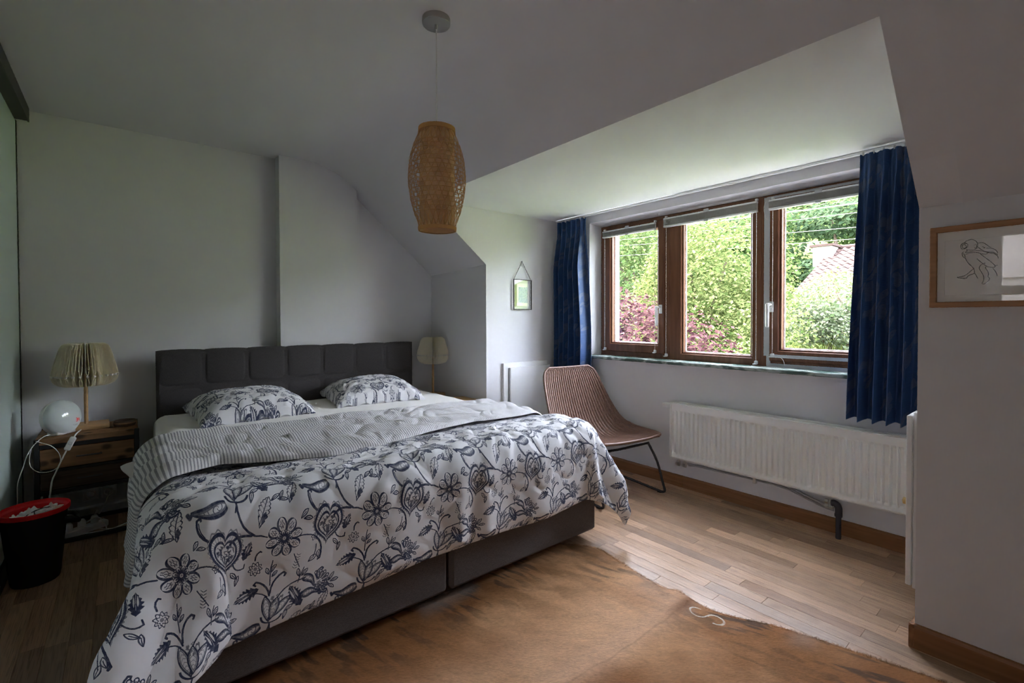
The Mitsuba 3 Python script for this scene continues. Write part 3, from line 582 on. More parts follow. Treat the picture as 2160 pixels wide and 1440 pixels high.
# the upper end, turned back over it, shows the striped underside
nx2, ny2 = 420, 110
sx = np.linspace(BX0 - 0.36, BX1 + 0.30, nx2)
yh = np.interp(sx, [BX0 - 0.36, BX0 - 0.02, 0.30, 0.45, 0.68, 0.9, 1.2, 1.55, 1.86, BX1 + 0.3], [2.17, 2.12, 2.22, 2.14, 2.05, 2.05, 2.15, 2.24, 2.21, 2.25]) + 0.025 * (meshkit.noise(np.stack([sx * 6, sx * 0, sx * 0], -1), 14) - 0.5)
yc = YC + 0.05 + 0.03 * np.sin(sx * 2.2 + 0.6) + 0.02 * (meshkit.noise(np.stack([sx * 4, sx * 0, sx * 0], -1), 3) - 0.5)
yc = yc - 0.16 * np.clip((BX0 + 0.05 - sx) / 0.4, 0, 1)
tt = np.linspace(0, 1, ny2)
XF, TT = np.meshgrid(sx, tt, indexing='ij'); YFl = yc[:, None] + (yh - yc)[:, None] * TT
X, Y, Z, ux, uy, s = drape(XF, YFl, 0.634, side=7, corner=10, foot=3, R=0.09, left_out=0.0)
arc = np.sqrt(np.clip(1 - (1 - np.clip(TT / 0.10, 0, 1)) ** 2, 0, 1)); arc2 = np.sqrt(np.clip(1 - (1 - np.clip((1 - TT) / 0.07, 0, 1)) ** 2, 0, 1))
body = 0.050 + 0.022 * meshkit.fbm(np.stack([XF * 3, YFl * 4, 0 * XF], -1), 3, 31)
wv = 0.012 * (wrinkles(XF, YFl * 0.8, 41, 1.2) - 0.5) + 0.007 * np.sin(YFl * 34 + 5 * meshkit.noise(np.stack([XF * 2.5, YFl * 2, 0 * XF], -1), 6))
off2 = arc * (0.036 * (1 - arc2) + body * arc2 + wv * arc2)
off2 = off2 * (1 - 0.45 * smooth01(s / 0.25)) * (1 - 0.30 * smooth01((XF - 1.2) / 0.7))
P0 = np.stack([X, Y, Z], -1); N = np.cross(np.gradient(P0, axis=0), np.gradient(P0, axis=1)); N /= np.linalg.norm(N, axis=-1, keepdims=True) + 1e-12
if N[nx2 // 2, 20, 2] < 0: N = -N
TP = P0 + N * off2[..., None]
part(dv, 'turned_down_end', thick(TP, 0.004), 'm_striped', True, label='grey and white striped underside of the duvet, folded back', uv=np.vstack([np.stack([XF, YFl], -1).reshape(-1, 2)] * 2))
# the white corner of the fitted sheet peeping out beside the stripes
cu, cv = np.meshgrid(np.linspace(0, 1, 14), np.linspace(0, 1, 14), indexing='ij')
part(bed, 'sheet_corner', thick(np.stack([0.02 + 0.10 * cu + 0.012 * np.sin(cv * 5) - 0.02 * cv * (1 - cu), 2.47 + 0.09 * cv + 0.02 * cu, 0.575 + 0.075 * cv + 0.012 * np.sin(cu * 4 + 1) - 0.02 * (1 - cu) ** 2], -1), 0.004), 'm_sheet', True, label='white corner of the sheet that sticks out beside the stripes')

# ------------------------------------------------------------------ pillows
def pillow(c, w, d, h, rz, seed, tilt=0.0):
    n = 70; u, v = np.meshgrid(np.linspace(-1, 1, n), np.linspace(-1, 1, n), indexing='ij')
    e = (1 - np.abs(u) ** 2.4) * (1 - np.abs(v) ** 2.4); e = np.clip(e, 0, 1) ** 0.42
    pin = 1 - 0.10 * (np.abs(u) * np.abs(v)) ** 0.0 * 0 - 0.09 * ((1 - np.abs(u) ** 2) * np.abs(v) ** 4 + (1 - np.abs(v) ** 2) * np.abs(u) ** 4)
    X, Y = u * w / 2 * (1 - 0.07 * (1 - np.abs(v) ** 2) * np.abs(u) ** 3), v * d / 2 * (1 - 0.08 * (1 - np.abs(u) ** 2) * np.abs(v) ** 3)
    rad = wrinkles(u * w, v * d, seed, 1.8); crease = np.sin(np.arctan2(v, u) * 26) * 0.006 * np.clip(np.maximum(np.abs(u), np.abs(v)) - 0.5, 0, 1)
    bump = 0.9 + 0.25 * meshkit.fbm(np.stack([u * 1.5, v * 1.5, u * 0], -1), 2, seed)
    Zt = h * 0.87 * e * bump + 0.012 * (rad - 0.5) * e + crease * (e > 0.05); Zb = -h * 0.13 * np.clip(e, 0, 1)
    rim = 0.010 * np.sin(u * 17 + seed) * np.abs(v) ** 8 + 0.010 * np.sin(v * 15) * np.abs(u) ** 8
    top, bot = np.stack([X, Y, Zt + rim], -1), np.stack([X, Y, Zb + rim - 0.002], -1)
    V, Fc = join(grid(top), grid(bot, flip=True)); Rm = rotz(rz) @ rotx(tilt)
    uvp = np.vstack([np.stack([u * w / 2 + 0.08 * seed, v * d / 2 + 0.1 * seed], -1).reshape(-1, 2)] * 2)
    return (V @ Rm.T + np.asarray(c), Fc), uvp
for c, w, d, h, rz, sd, tl, lb in (((0.645, 3.50, 0.654), 0.66, 0.60, 0.165, 0.06, 1, 0.05, 'floral pillow at the left half of the headboard, nearest the waste bin'),
                               ((1.50, 3.56, 0.654), 0.66, 0.58, 0.165, -0.10, 2, 0.04, 'floral pillow on the right half of the bed, on the window side')):
    m, uvp = pillow(c, w, d, h, rz, sd, tl)
    k = put('pillow', m, 'm_floral', True, uv=uvp); labels[k] = {'label': lb, 'category': 'pillow', 'group': 'floral pillows on the bed'}
# ------------------------------------------------------------------ pendant lamp
pc = np.array([1.028, 1.743])
pl = thing('pendant_lamp', 'woven bamboo pendant lamp hanging on a cord from the ceiling', 'pendant lamp')
part(pl, 'canopy', lathe([(0.001, ZC), (0.058, ZC), (0.058, ZC - 0.022), (0.056, ZC - 0.0245), (0.012, ZC - 0.025), (0.001, ZC - 0.025)], 48, c=(*pc, 0)), 'm_nickel', 35, label='round brushed metal ceiling plate')
part(pl, 'cord_grip', lathe([(0.001, ZC - .024), (0.006, ZC - .024), (0.005, ZC - .045), (0.001, ZC - .045)], 14, c=(*pc, 0)), 'm_nickel', 35)
part(pl, 'cord', tube([[*pc, ZC - 0.03], [*pc, 2.2], [*pc, 1.93]], 0.0024, 8), 'm_cable', True, label='pale straight cord')
part(pl, 'socket', lathe([(0.001, 1.93), (0.02, 1.93), (0.022, 1.90), (0.022, 1.86), (0.001, 1.86)], 20, c=(*pc, 0)), 'm_white', 35)
part(pl, 'bulb', sphere((*pc, 1.825), 0.03, 3, (1, 1, 1.25)), 'm_white', True)
zp = np.array([1.626, 1.645, 1.70, 1.76, 1.83, 1.90, 1.96, 2.005, 2.03, 2.046]); rp = np.array([0.0745, 0.078, 0.097, 0.111, 0.1185, 0.114, 0.100, 0.083, 0.074, 0.0735])
from scipy.interpolate import PchipInterpolator
rr = PchipInterpolator(zp, rp)
matte('m_bamboo', (0.50, 0.275, 0.105)); matte('m_bamboo_dark', (0.30, 0.155, 0.055))
shade = part(pl, 'shade_rim', lathe([(rr(2.03) - .002, 2.028), (rr(2.03) + .0035, 2.028), (0.0765, 2.046), (0.071, 2.046)], 48, c=(*pc, 0)), 'm_bamboo', 35, label='wide bamboo ring at the top of the shade')
part(pl, 'shade_rim', lathe([(0.0735, 1.62), (0.079, 1.62), (0.0805, 1.634), (0.0745, 1.634)], 48, c=(*pc, 0)), 'm_bamboo', 35, label='bamboo ring at the bottom of the shade')
NS = 26; weave = []
zz = np.linspace(1.632, 2.03, 42)
for sgn in (-1, 1):
    for k in range(NS):
        a = 2 * math.pi * k / NS + sgn * (zz - 1.63) * 2 * math.pi * 0.62
        r = rr(zz) + 0.0012 * np.sin((zz - 1.63) * 150 + k * math.pi) + 0.0006 * sgn
        side = np.stack([-np.sin(a), np.cos(a), 0 * a], 1)
        weave.append(ribbon(np.stack([pc[0] + r * np.cos(a), pc[1] + r * np.sin(a), zz], 1), side, 0.0031, 0.0009))
for z in np.linspace(1.69, 1.975, 17):
    a = np.linspace(0, 2 * math.pi, 97); r = rr(z) + 0.0018 * np.sin(a * NS)
    weave.append(ribbon(np.stack([pc[0] + r * np.cos(a), pc[1] + r * np.sin(a), z + 0 * a], 1), np.array([0, 0, 1.0]), 0.0030, 0.0009))
k = part(pl, 'woven_shade', join(*weave), 'm_bamboo', False, label='open barrel of crossed bamboo strips')
labels[k]['kind'] = 'stuff'
lz = np.linspace(1.622, 2.03, 12); lr = np.interp(lz, [1.62, 1.70, 1.95, 2.03], [0.0725, 0.073, 0.071, 0.070])
a = np.linspace(0, 2 * math.pi, 49)
part(pl, 'inner_liner', thick(np.stack([pc[0] + lr[:, None] * np.cos(a), pc[1] + lr[:, None] * np.sin(a), np.repeat(lz[:, None], 49, 1)], -1), 0.0012), 'm_liner', 40, label='beige paper cylinder inside the woven shade')

# ------------------------------------------------------------------ bedside table on the left
NX0, NX1, NY0, NY1, NZ = -0.375, 0.073, 3.595, 3.965, 0.605
ns = thing('bedside_table', 'bedside table of dark rough wood in a black steel frame, left of the bed', 'bedside table')
b = 0.022
bars = [box(x, x + b, y, y + b, 0, NZ, .002) for x in (NX0, NX1 - b) for y in (NY0, NY1 - b)]
for z0 in (0.012, 0.295, 0.425 - 0.006, NZ - 0.055):
    bars += [box(NX0 + b, NX1 - b, NY0 + 0.001, NY0 + b - 0.001, z0, z0 + (b if z0 != 0.419 else 0.014), .002)]
for z0 in (0.012, NZ - 0.055):
    bars += [box(NX0 + .001, NX0 + b - .001, NY0 + b, NY1 - b, z0, z0 + b, .002), box(NX1 - b + .001, NX1 - .001, NY0 + b, NY1 - b, z0, z0 + b, .002), box(NX0 + b, NX1 - b, NY1 - b + .001, NY1 - .001, z0, z0 + b, .002)]
part(ns, 'frame', join(*bars), 'm_black', 30)
for i in range(3):
    y0 = NY0 + 0.003 + i * 0.1213; part(ns, 'top_board', box(NX0 + .004, NX1 - .004 if i else NX1 - b - .001, y0, y0 + 0.1195, NZ - 0.033, NZ + 0.002 * (i % 2), .002), 'm_rustic', 30)
for nm, z0, z1, m in (('drawer', 0.437, 0.546, 'm_rustic'), ('drawer', 0.32, 0.417, 'm_rustic_dark')):
    d = part(ns, nm, box(NX0 + b + .002, NX1 - b - .002, NY0 + 0.004, NY0 + 0.024, z0, z1, .002), m, 30, label='reddish brown drawer front' if m == 'm_rustic' else 'dark drawer front')
    zc = (z0 + z1) / 2
    part(d, 'handle', join(box(-0.205, -0.095, NY0 - 0.014, NY0 - 0.008, zc - .004, zc + .004, .001), box(-0.203, -0.195, NY0 - 0.01, NY0 + 0.004, zc - .004, zc + .004), box(-0.105, -0.097, NY0 - 0.01, NY0 + 0.004, zc - .004, zc + .004)), 'm_frame_dark', 30)
    part(ns, 'drawer_box', box(NX0 + b + .01, NX1 - b - .01, NY0 + 0.026, NY1 - 0.03, z0 + .005, z1 - 0.005), 'm_rustic_dark')
# lamp with a pleated shade
def lamp(key, bx, by, bz, pole_top, R, zt, zb, ztab, rt, rb, nfin, base_rz, label):
    t = thing(key, label, 'table lamp', 'wooden table lamps with pleated cream shades')
    part(t, 'base', moved(box(-0.085, 0.085, -0.075, 0.075, 0, 0.028, .002), (bx + 0.02 * math.cos(base_rz), by, bz), base_rz), 'm_pine', 30)
    part(t, 'pole', lathe([(0.001, bz + 0.02), (0.0095, bz + 0.02), (0.0095, pole_top), (0.001, pole_top)], 16, c=(bx, by, 0)), 'm_pine', 35)
    part(t, 'bulb', sphere((bx, by, pole_top + 0.06), 0.026, 3, (1, 1, 1.3)), 'm_white', True)
    prof = PchipInterpolator([zb, zb + 0.012, ztab - 0.02, ztab, ztab + 0.02, (ztab + zt) / 2, zt - 0.01, zt], [rb, rb + 0.03 * R / .15, R * 0.985, R, R * 0.985, R * 0.87, rt + 0.015, rt])
    zz = np.linspace(zb, zt, 26); rad = np.linspace(0, 1, 5)
    for k in range(nfin * 2):
        half = math.pi / nfin / 2; pair = k // 2; sg = 1 if k % 2 else -1
        ang = 2 * math.pi * pair / nfin
        spread = half * (1 - 0.93 * np.exp(-((zz - ztab) / 0.020) ** 2)) * (0.97 - 0.25 * smooth01((zz - ztab - 0.06) / 0.1))
        ro = prof(zz); ri = np.minimum(rt * 0.5, ro - 0.004)
        Rr = ri[:, None] + (ro - ri)[:, None] * rad
        A = ang + sg * (spread[:, None] * rad ** 0.7 + 0.35 * half * (1 - rad))
        P = np.stack([bx + Rr * np.cos(A), by + Rr * np.sin(A), np.repeat(zz[:, None], 5, 1)], -1)
        part(t, 'shade_fin', thick(P, 0.0011), 'm_lamp_fin', True)
    for pair in range(nfin):
        an = 2 * math.pi * pair / nfin; hwt = 0.16 * R / nfin * 6; m = box(R - 0.012, R + 0.003, -hwt, hwt, -0.005, 0.005, .001)
        part(t, 'shade_tab', moved(m, (bx, by, ztab), an), 'm_paper')
    part(t, 'shade_ring', lathe([(rt * 0.55, zt - 0.012), (rt * 0.62, zt - 0.012), (rt * 0.62, zt - 0.008), (rt * 0.55, zt - 0.008)], 24, c=(bx, by, 0)), 'm_paper')
    return t
lamp('table_lamp', -0.170, 3.80, NZ + 0.002, 0.93, 0.152, 1.113, 0.862, 0.925, 0.090, 0.100, 30, 0.05, 'table lamp with its pleated shade spread wide, on the dark bedside table')
# round wake-up light
wk = thing('wake_up_light', 'round white clock light with red digits, on the dark bedside table', 'clock light')
wc, wr_, wz = np.array([-0.268, 3.685]), 0.097, NZ + 0.098
wa = math.atan2(-0.73, 0.68); wR = rotz(wa + math.pi / 2) @ rotx(math.radians(-8))
def on_wake(m): return moved(m, (wc[0], wc[1], wz), R=wR)
dome = [(0.0005, -0.058)] + [(wr_ * math.sin(t), -0.058 * math.cos(t)) for t in np.linspace(0.08, math.pi / 2, 16)]
def turned(profile, n=48):  # lathe around the local y axis, front at -y
    v, f = lathe(profile, n); return np.stack([v[:, 0], v[:, 2], v[:, 1]], 1), faces((v, f))[:, ::-1]
plain('m_opal', (0.62, 0.66, 0.66), 0.12, 0.6, clearcoat=0.6, clearcoat_gloss=0.9)
part(wk, 'dome', on_wake(turned(dome)), 'm_opal', True, label='glossy white dome')
part(wk, 'housing', on_wake(turned([(wr_, 0.0), (wr_ + .002, 0.004), (wr_ - 0.004, 0.03), (0.074, 0.055), (0.05, 0.075), (0.001, 0.078)])), 'm_cable', 30, label='grey-white back housing')
part(wk, 'stand', on_wake(box(-0.05, 0.05, -0.02, 0.05, -0.095, -0.075, .004)), 'm_cable', 30)
matte('m_digit', (0.5, 0.04, 0.04))
def seven(ch):
    seg = {'a': (0, 1, 1, 1), 'b': (1, .5, 1, 1), 'c': (1, 0, 1, .5), 'd': (0, 0, 1, 0), 'e': (0, 0, 0, .5), 'f': (0, .5, 0, 1), 'g': (0, .5, 1, .5)}
    use = {'0': 'abcdef', '1': 'bc', '4': 'fgbc', '6': 'afgedc', '8': 'abcdefg', '3': 'abgcd'}[ch]
    return [seg[s] for s in use]
dm = []
for n_, ch in enumerate('1144'[-2:]):
    for x0, y0, x1, y1 in seven('3' if n_ == 0 else '4'):
        cx = 0.030 + n_ * 0.013; w_, h_ = 0.009, 0.018
        xa, xb, za, zb_ = cx + x0 * w_, cx + x1 * w_, -0.036 + y0 * h_, -0.036 + y1 * h_
        xm, zm = (xa + xb) / 2, (za + zb_) / 2; rad_ = math.hypot(xm, zm); yy = -0.058 * math.sqrt(max(1 - (rad_ / wr_) ** 2, 0)) - 0.0006
        dm.append(box(xa - .0012, xb + .0012, yy - 0.0006, yy + 0.001, za - .0012, zb_ + .0012))
part(wk, 'digits', on_wake(join(*dm)), 'm_digit', emitter={'type': 'area', 'radiance': rgb(0.004, 0.0005, 0.0005), 'sampling_weight': 0.01})
bm_ = []
for bx_, bz_ in ((0.018, -0.052), (0.028, -0.054), (0.038, -0.053)):
    yy = -0.058 * math.sqrt(1 - (math.hypot(bx_, bz_) / wr_) ** 2) - 0.0008; bm_.append(box(bx_ - .003, bx_ + .003, yy, yy + .002, bz_ - .0025, bz_ + .0025, .001))
part(wk, 'buttons', on_wake(join(*bm_)), 'm_grey_pipe')
# bowl
bw_ = thing('wooden_bowl', 'small dark brown round bowl on the back right corner of the left bedside table', 'bowl')
part(bw_, 'body', lathe([(0.001, NZ + .003), (0.050, NZ + .003), (0.054, NZ + .012), (0.053, NZ + .036), (0.047, NZ + .036), (0.045, NZ + .012), (0.001, NZ + .010)], 40, c=(0.008, 3.74, 0)), 'm_rustic_dark', 35)
part(bw_, 'band', lathe([(0.0545, NZ + .018), (0.0555, NZ + .019), (0.0555, NZ + .026), (0.0545, NZ + .027)], 40, c=(0.008, 3.74, 0)), 'm_rustic', 35)
# cables
def cable(name, label, pts, r=0.0026, m='m_cable', n=50):
    k = put(name, tube(smooth_path(pts, n), r, 7), m, True); labels[k] = {'label': label, 'category': 'cable'}; return k
def ray_at(u, v, y=None, z=None):
    ri = np.cross(FWD, UPV); d = FWD + ri * (u - 1080) / F_PX - UPV * (v - CY) / F_PX
    t = (y - EYE[1]) / d[1] if y is not None else (z - EYE[2]) / d[2]; return EYE + d * t
cable('clock_cable', 'thin pale cable dropping from the clock light beside the wardrobe door', [[-0.305, 3.665, NZ + 0.012], [-0.34, 3.60, NZ + 0.01], [-0.385, 3.57, 0.56], [-0.412, 3.56, 0.47], [-0.43, 3.555, 0.40], [-0.433, 3.55, 0.31], [-0.432, 3.55, 0.12], [-0.41, 3.6, 0.006]], 0.0022)
cable('looped_cable', 'thin pale cable hanging in a loop in front of the drawers', [[-0.365, 3.59, NZ - 0.003], [-0.345, 3.583, 0.592], [-0.30, 3.575, 0.565], [-0.272, 3.57, 0.52], [-0.27, 3.57, 0.465], [-0.30, 3.57, 0.434], [-0.35, 3.572, 0.435], [-0.383, 3.575, 0.47], [-0.388, 3.578, 0.52], [-0.38, 3.585, 0.57]], 0.0018, n=70)
sw = thing('switch_cable', 'pale cable with a hand switch hanging over the drawers', 'cable')
part(sw, 'cord', tube(smooth_path([[-0.19, 3.73, NZ + 0.008], [-0.205, 3.63, NZ + 0.006], [-0.215, 3.582, NZ - 0.01], [-0.245, 3.575, 0.53], [-0.288, 3.57, 0.42], [-0.305, 3.565, 0.36], [-0.315, 3.565, 0.2], [-0.31, 3.60, 0.004]], 60), 0.0038, 8), 'm_cable', True)
sR = roty(math.radians(24))
part(sw, 'switch_body', moved(box(-0.014, 0.014, -0.009, 0.009, -0.038, 0.038, .005), (-0.2275, 3.572, NZ - 0.035), R=sR), 'm_cable', 30, label='white hand switch')
part(sw, 'switch_rocker', moved(lathe([(0.0065, 0), (0.009, 0), (0.009, 0.004), (0.0065, 0.004)], 20), (-0.2275, 3.561, NZ - 0.032), R=sR @ rotx(math.pi / 2)), 'm_tape')
sk = thing('power_socket', 'double white power socket low on the wall behind the left bedside table', 'power socket')
for cx in (-0.165, -0.078):
    part(sk, 'plate', box(cx - 0.04, cx + 0.04, YB - 0.012, YB - 0.0005, 0.105, 0.185, .004), 'm_white', 30)
    part(sk, 'well', moved(lathe([(0.001, 0.0), (0.019, 0.0), (0.0195, 0.012), (0.023, 0.013), (0.023, 0.0)], 24), (cx, YB - 0.0115, 0.145), R=rotx(math.pi / 2)), 'm_cable', 30)
ps = thing('power_strip', 'white power strip with plugs lying under the left bedside table', 'power strip')
part(ps, 'body', moved(box(-0.13, 0.13, -0.025, 0.025, 0, 0.04, .006), (-0.20, 3.74, 0.001), 0.5), 'm_white', 30)
for i in range(3): part(ps, 'plug', moved(lathe([(0.001, 0), (0.019, 0), (0.019, 0.03), (0.012, 0.045), (0.001, 0.045)], 16), (-0.25 + i * 0.055, 3.712 + i * 0.03, 0.04)), 'm_white', 35)
cable('floor_cable', 'pale cable running over the floor under the left bedside table towards the bed', [[-0.19, 3.76, 0.05], [-0.12, 3.70, 0.09], [-0.085, 3.66, 0.02], [-0.16, 3.62, 0.02], [-0.20, 3.64, 0.03], [-0.06, 3.625, 0.03], [0.05, 3.64, 0.055], [0.13, 3.70, 0.06]], 0.0034)
cable('floor_cable', 'thin pale cable curling on the floor behind the black front rail', [[-0.25, 3.63, 0.006], [-0.17, 3.65, 0.006], [-0.10, 3.66, 0.006], [-0.03, 3.67, 0.01], [-0.10, 3.69, 0.02], [-0.20, 3.72, 0.05]], 0.0024)
cable('socket_cable', 'pale cable dangling from the wall socket behind the left bedside table', [[-0.078, YB - 0.03, 0.145], [-0.085, 3.95, 0.12], [-0.12, 3.9, 0.05], [-0.13, 3.85, 0.09], [-0.15, 3.80, 0.05]], 0.003)

# ------------------------------------------------------------------ waste bin
bn = thing('waste_bin', 'black plastic bin with a red rim, full of white paper, by the wardrobe door', 'waste bin')
bc = np.array([-0.335, 3.215]); na = 64; aa = np.arange(na) * 2 * math.pi / na
def ring(rx, ry, z): return np.stack([bc[0] + rx * np.cos(aa), bc[1] + ry * np.sin(aa), z + 0 * aa], -1)
HB_, RX, RY = 0.352, 0.128, 0.128
def oval(prof): return grid(np.stack([ring(RX * s, RY * s, z) for s, z in prof]), wrap_m=True, flip=False)
part(bn, 'bucket', oval([(0.02, 0.001), (0.66, 0.001), (0.69, 0.008), (0.80, 0.15), (0.93, HB_ - 0.022), (0.90, HB_ - 0.022), (0.77, 0.15), (0.66, 0.012), (0.02, 0.012)]), 'm_black_plastic', 35)
part(bn, 'rim', oval([(0.74, 0.17), (0.885, HB_ - 0.024), (0.955, HB_ - 0.022), (1.0, HB_ - 0.022), (1.005, HB_ - 0.004), (0.99, HB_), (0.965, HB_), (0.945, HB_ - 0.012), (0.875, HB_ - 0.02), (0.73, 0.17)]), 'm_red', 35, label='red inner bucket with its wide red rim')
part(bn, 'handle', tube(smooth_path([[bc[0] + 0.105, bc[1] - 0.045, 0.285], [bc[0] + 0.145, bc[1] - 0.045, 0.275], [bc[0] + 0.155, bc[1] + 0.0, 0.25], [bc[0] + 0.14, bc[1] + 0.045, 0.275], [bc[0] + 0.10, bc[1] + 0.045, 0.285]], 24), 0.011, 8), 'm_black_plastic', True)
def crumple(c, s, seed):
    m = trimesh.creation.icosphere(subdivisions=3, radius=1.0); v = np.array(m.vertices); q = v * 2.2
    n1 = np.abs(meshkit.noise(q + 5, seed) - 0.5) * 2; n2 = np.abs(meshkit.noise(q * 2.3, seed + 3) - 0.5) * 2
    v = v * (0.62 + 0.5 * n1 + 0.25 * n2)[:, None] * np.asarray(s)
    return v + np.asarray(c), np.array(m.faces)
for i, (dx, dy, dz, sx_, lb) in enumerate(((-0.02, -0.01, 0.29, (.05, .045, .042), 'crumpled white paper at the middle of the bin'), (0.055, 0.03, 0.295, (.042, .04, .036), 'crumpled white paper at the right end of the bin, under the black wire'),
                         (-0.07, -0.02, 0.285, (.035, .04, .034), 'crumpled white paper at the left end of the bin'), (0.03, -0.055, 0.28, (.042, .035, .03), 'crumpled white paper at the front edge inside the bin'), (-0.01, 0.065, 0.28, (.045, .035, .035), 'crumpled white paper at the back of the bin'))):
    k = put('paper_ball', crumple((bc[0] + dx, bc[1] + dy, dz + 0.018), sx_, i + 2), 'm_paper', False); labels[k] = {'label': lb, 'category': 'crumpled paper', 'group': 'crumpled papers in the bin'}
k = put('wire', join(tube(smooth_path([[bc[0] - 0.05, bc[1] - 0.06, 0.315], [bc[0] - 0.0, bc[1] - 0.02, 0.338], [bc[0] + 0.05, bc[1] + 0.015, 0.338], [bc[0] + 0.10, bc[1] + 0.03, 0.325]], 24), 0.0022, 6), tube([[bc[0] + 0.0, bc[1] - 0.02, 0.338], [bc[0] + 0.008, bc[1] - 0.05, 0.322]], 0.0022, 6)), 'm_black', True); labels[k] = {'label': 'thin black wire lying on the white paper in the bin', 'category': 'wire'}

# ------------------------------------------------------------------ wardrobe
wd = thing('wardrobe', 'sliding wardrobe with pale frosted doors and dark rails along the left wall', 'wardrobe')
part(wd, 'carcass', join(box(XL + .002, -0.50, 1.20, 1.225, 0, 2.43), box(XL + .002, -0.50, YB - 0.03, YB - 0.002, 0, 2.43), box(XL + .002, -0.50, 1.225, YB - 0.03, 0, 0.06)), 'm_white')
for i, (y0, y1) in enumerate(((1.22, 2.16), (2.14, 3.09), (3.07, YB - 0.005))):
    xd = -0.468 if i != 1 else -0.492
    d = part(wd, 'door', box(xd - 0.012, xd, y0 + 0.012, y1 - 0.012, 0.055, 2.425), 'm_wardrobe', label='pale frosted glass door')
    part(d, 'frame', join(box(xd - 0.018, xd + 0.004, y0, y0 + 0.018, 0.04, 2.428, .002), box(xd - 0.018, xd + 0.004, y1 - 0.018, y1, 0.04, 2.428, .002), box(xd - 0.018, xd + 0.004, y0, y1, 0.04, 0.06, .002)), 'm_black', 30)
part(wd, 'top_track', join(box(-0.50, -0.409, 1.2, YB - 0.045, 2.425, ZC - 0.001, .003), box(-0.413, -0.405, 1.2, YB - 0.06, 2.415, ZC - 0.002, .001)), 'm_frame_dark', 30, label='dark ceiling track of the sliding doors')
part(wd, 'floor_track', box(-0.50, -0.440, 1.2, YB - 0.03, 0.0, 0.035, .003), 'm_frame_dark', 30)

# ------------------------------------------------------------------ right bedside table and lamp
n2 = thing('small_side_table', 'low pine side table between the bed and the niche wall on the window side', 'side table')
part(n2, 'top_board', box(2.13, 2.295, 3.60, 4.02, 0.515, 0.54, .003), 'm_pine', 30)
for yy in (3.63, 3.97): part(n2, 'leg', box(2.14, 2.165, yy, yy + .025, 0, 0.515, .002), 'm_pine', 30); part(n2, 'leg', box(2.26, 2.285, yy, yy + .025, 0, 0.515, .002), 'm_pine', 30)
n3 = thing('wooden_box', 'pale pine box standing beside the lamp, in front of the niche wall', 'box')
part(n3, 'lid', box(2.125, 2.305, 3.185, 3.50, 0.553, 0.576, .003), 'm_pine', 30)
part(n3, 'body', box(2.13, 2.30, 3.19, 3.495, 0.001, 0.5525, .003), 'm_pine', 30)
lamp('table_lamp', 2.205, 3.83, 0.542, 0.90, 0.146, 1.085, 0.845, 0.925, 0.086, 0.088, 40, 0.55, 'table lamp with a closed round pleated shade, on the pine side table')
cable('lamp_cable', 'short white cable curling off the pine side table beside the right lamp', [[2.20, 3.72, 0.546], [2.225, 3.64, 0.546], [2.24, 3.605, 0.56], [2.245, 3.585, 0.53], [2.25, 3.58, 0.45]], 0.003)

# ------------------------------------------------------------------ doors in the dormer cheeks
ap = thing('access_door', 'white hatch door with a brass knob, low in the left dormer side wall', 'hatch door')
part(ap, 'surround', join(box(2.49, 2.545, YL - 0.022, YL - .0005, 0.12, 0.875, .003), box(2.49, 3.0, YL - 0.022, YL - .0005, 0.83, 0.875, .003), box(2.955, 3.0, YL - 0.022, YL - .0005, 0.12, 0.875, .003)), 'm_white', 30)
part(ap, 'panel', box(2.55, 3.02, YL - 0.042, YL - 0.0225, 0.15, 0.836, .002), 'm_white', 30)
part(ap, 'knob', moved(lathe([(0.001, 0), (0.006, 0), (0.006, 0.012), (0.014, 0.02), (0.014, 0.028), (0.001, 0.033)], 20), (2.585, YL - 0.042, 0.475), R=rotx(math.pi / 2)), 'm_brass', 35, label='brass knob')
a2 = thing('access_door', 'white hatch door seen edge-on with a brass knob, beside the right end of the radiator', 'hatch door')
part(a2, 'surround', join(box(2.36, 2.40, YR + .0005, YR + 0.018, 0.20, 0.885, .003), box(2.36, 2.90, YR + .0005, YR + 0.018, 0.84, 0.885, .003), box(2.86, 2.90, YR + .0005, YR + 0.018, 0.20, 0.885, .003)), 'm_white', 30)
part(a2, 'panel', box(2.345, 2.85, YR + 0.0185, YR + 0.036, 0.215, 0.873, .002), 'm_white', 30)
part(a2, 'knob', moved(lathe([(0.001, 0), (0.006, 0), (0.006, 0.016), (0.013, 0.022), (0.013, 0.030), (0.001, 0.034)], 20), (2.46, YR + 0.036, 0.505), R=rotx(-math.pi / 2)), 'm_brass', 35, label='brass knob')

# ------------------------------------------------------------------ pictures
sp = thing('hanging_picture', 'small glass frame with a blue print, hung by a string above the white hatch door', 'framed picture')
xa, xb, za, zb_ = 2.605, 2.812, 1.331, 1.594; yq_ = YL - 0.012
part(sp, 'frame', join(box(xa, xa + .007, yq_ - .012, yq_, za, zb_, .001), box(xb - .007, xb, yq_ - .012, yq_, za, zb_, .001), box(xa, xb, yq_ - .012, yq_, za, za + .007, .001), box(xa, xb, yq_ - .012, yq_, zb_ - .007, zb_, .001)), 'm_frame_dark', 30, label='thin black metal frame')
def sheet_xz(x0, x1, z0, z1, y): return (np.array([[x0, y, z0], [x1, y, z0], [x1, y, z1], [x0, y, z1]]), np.array([[0, 1, 2, 3]]))
part(sp, 'glass', sheet_xz(xa + .006, xb - .006, za + .006, zb_ - .006, yq_ - .009), 'm_glass')
part(sp, 'card', box(xa + .035, xb - .032, yq_ - .0065, yq_ - .0055, za + .030, zb_ - .035), 'm_paper')
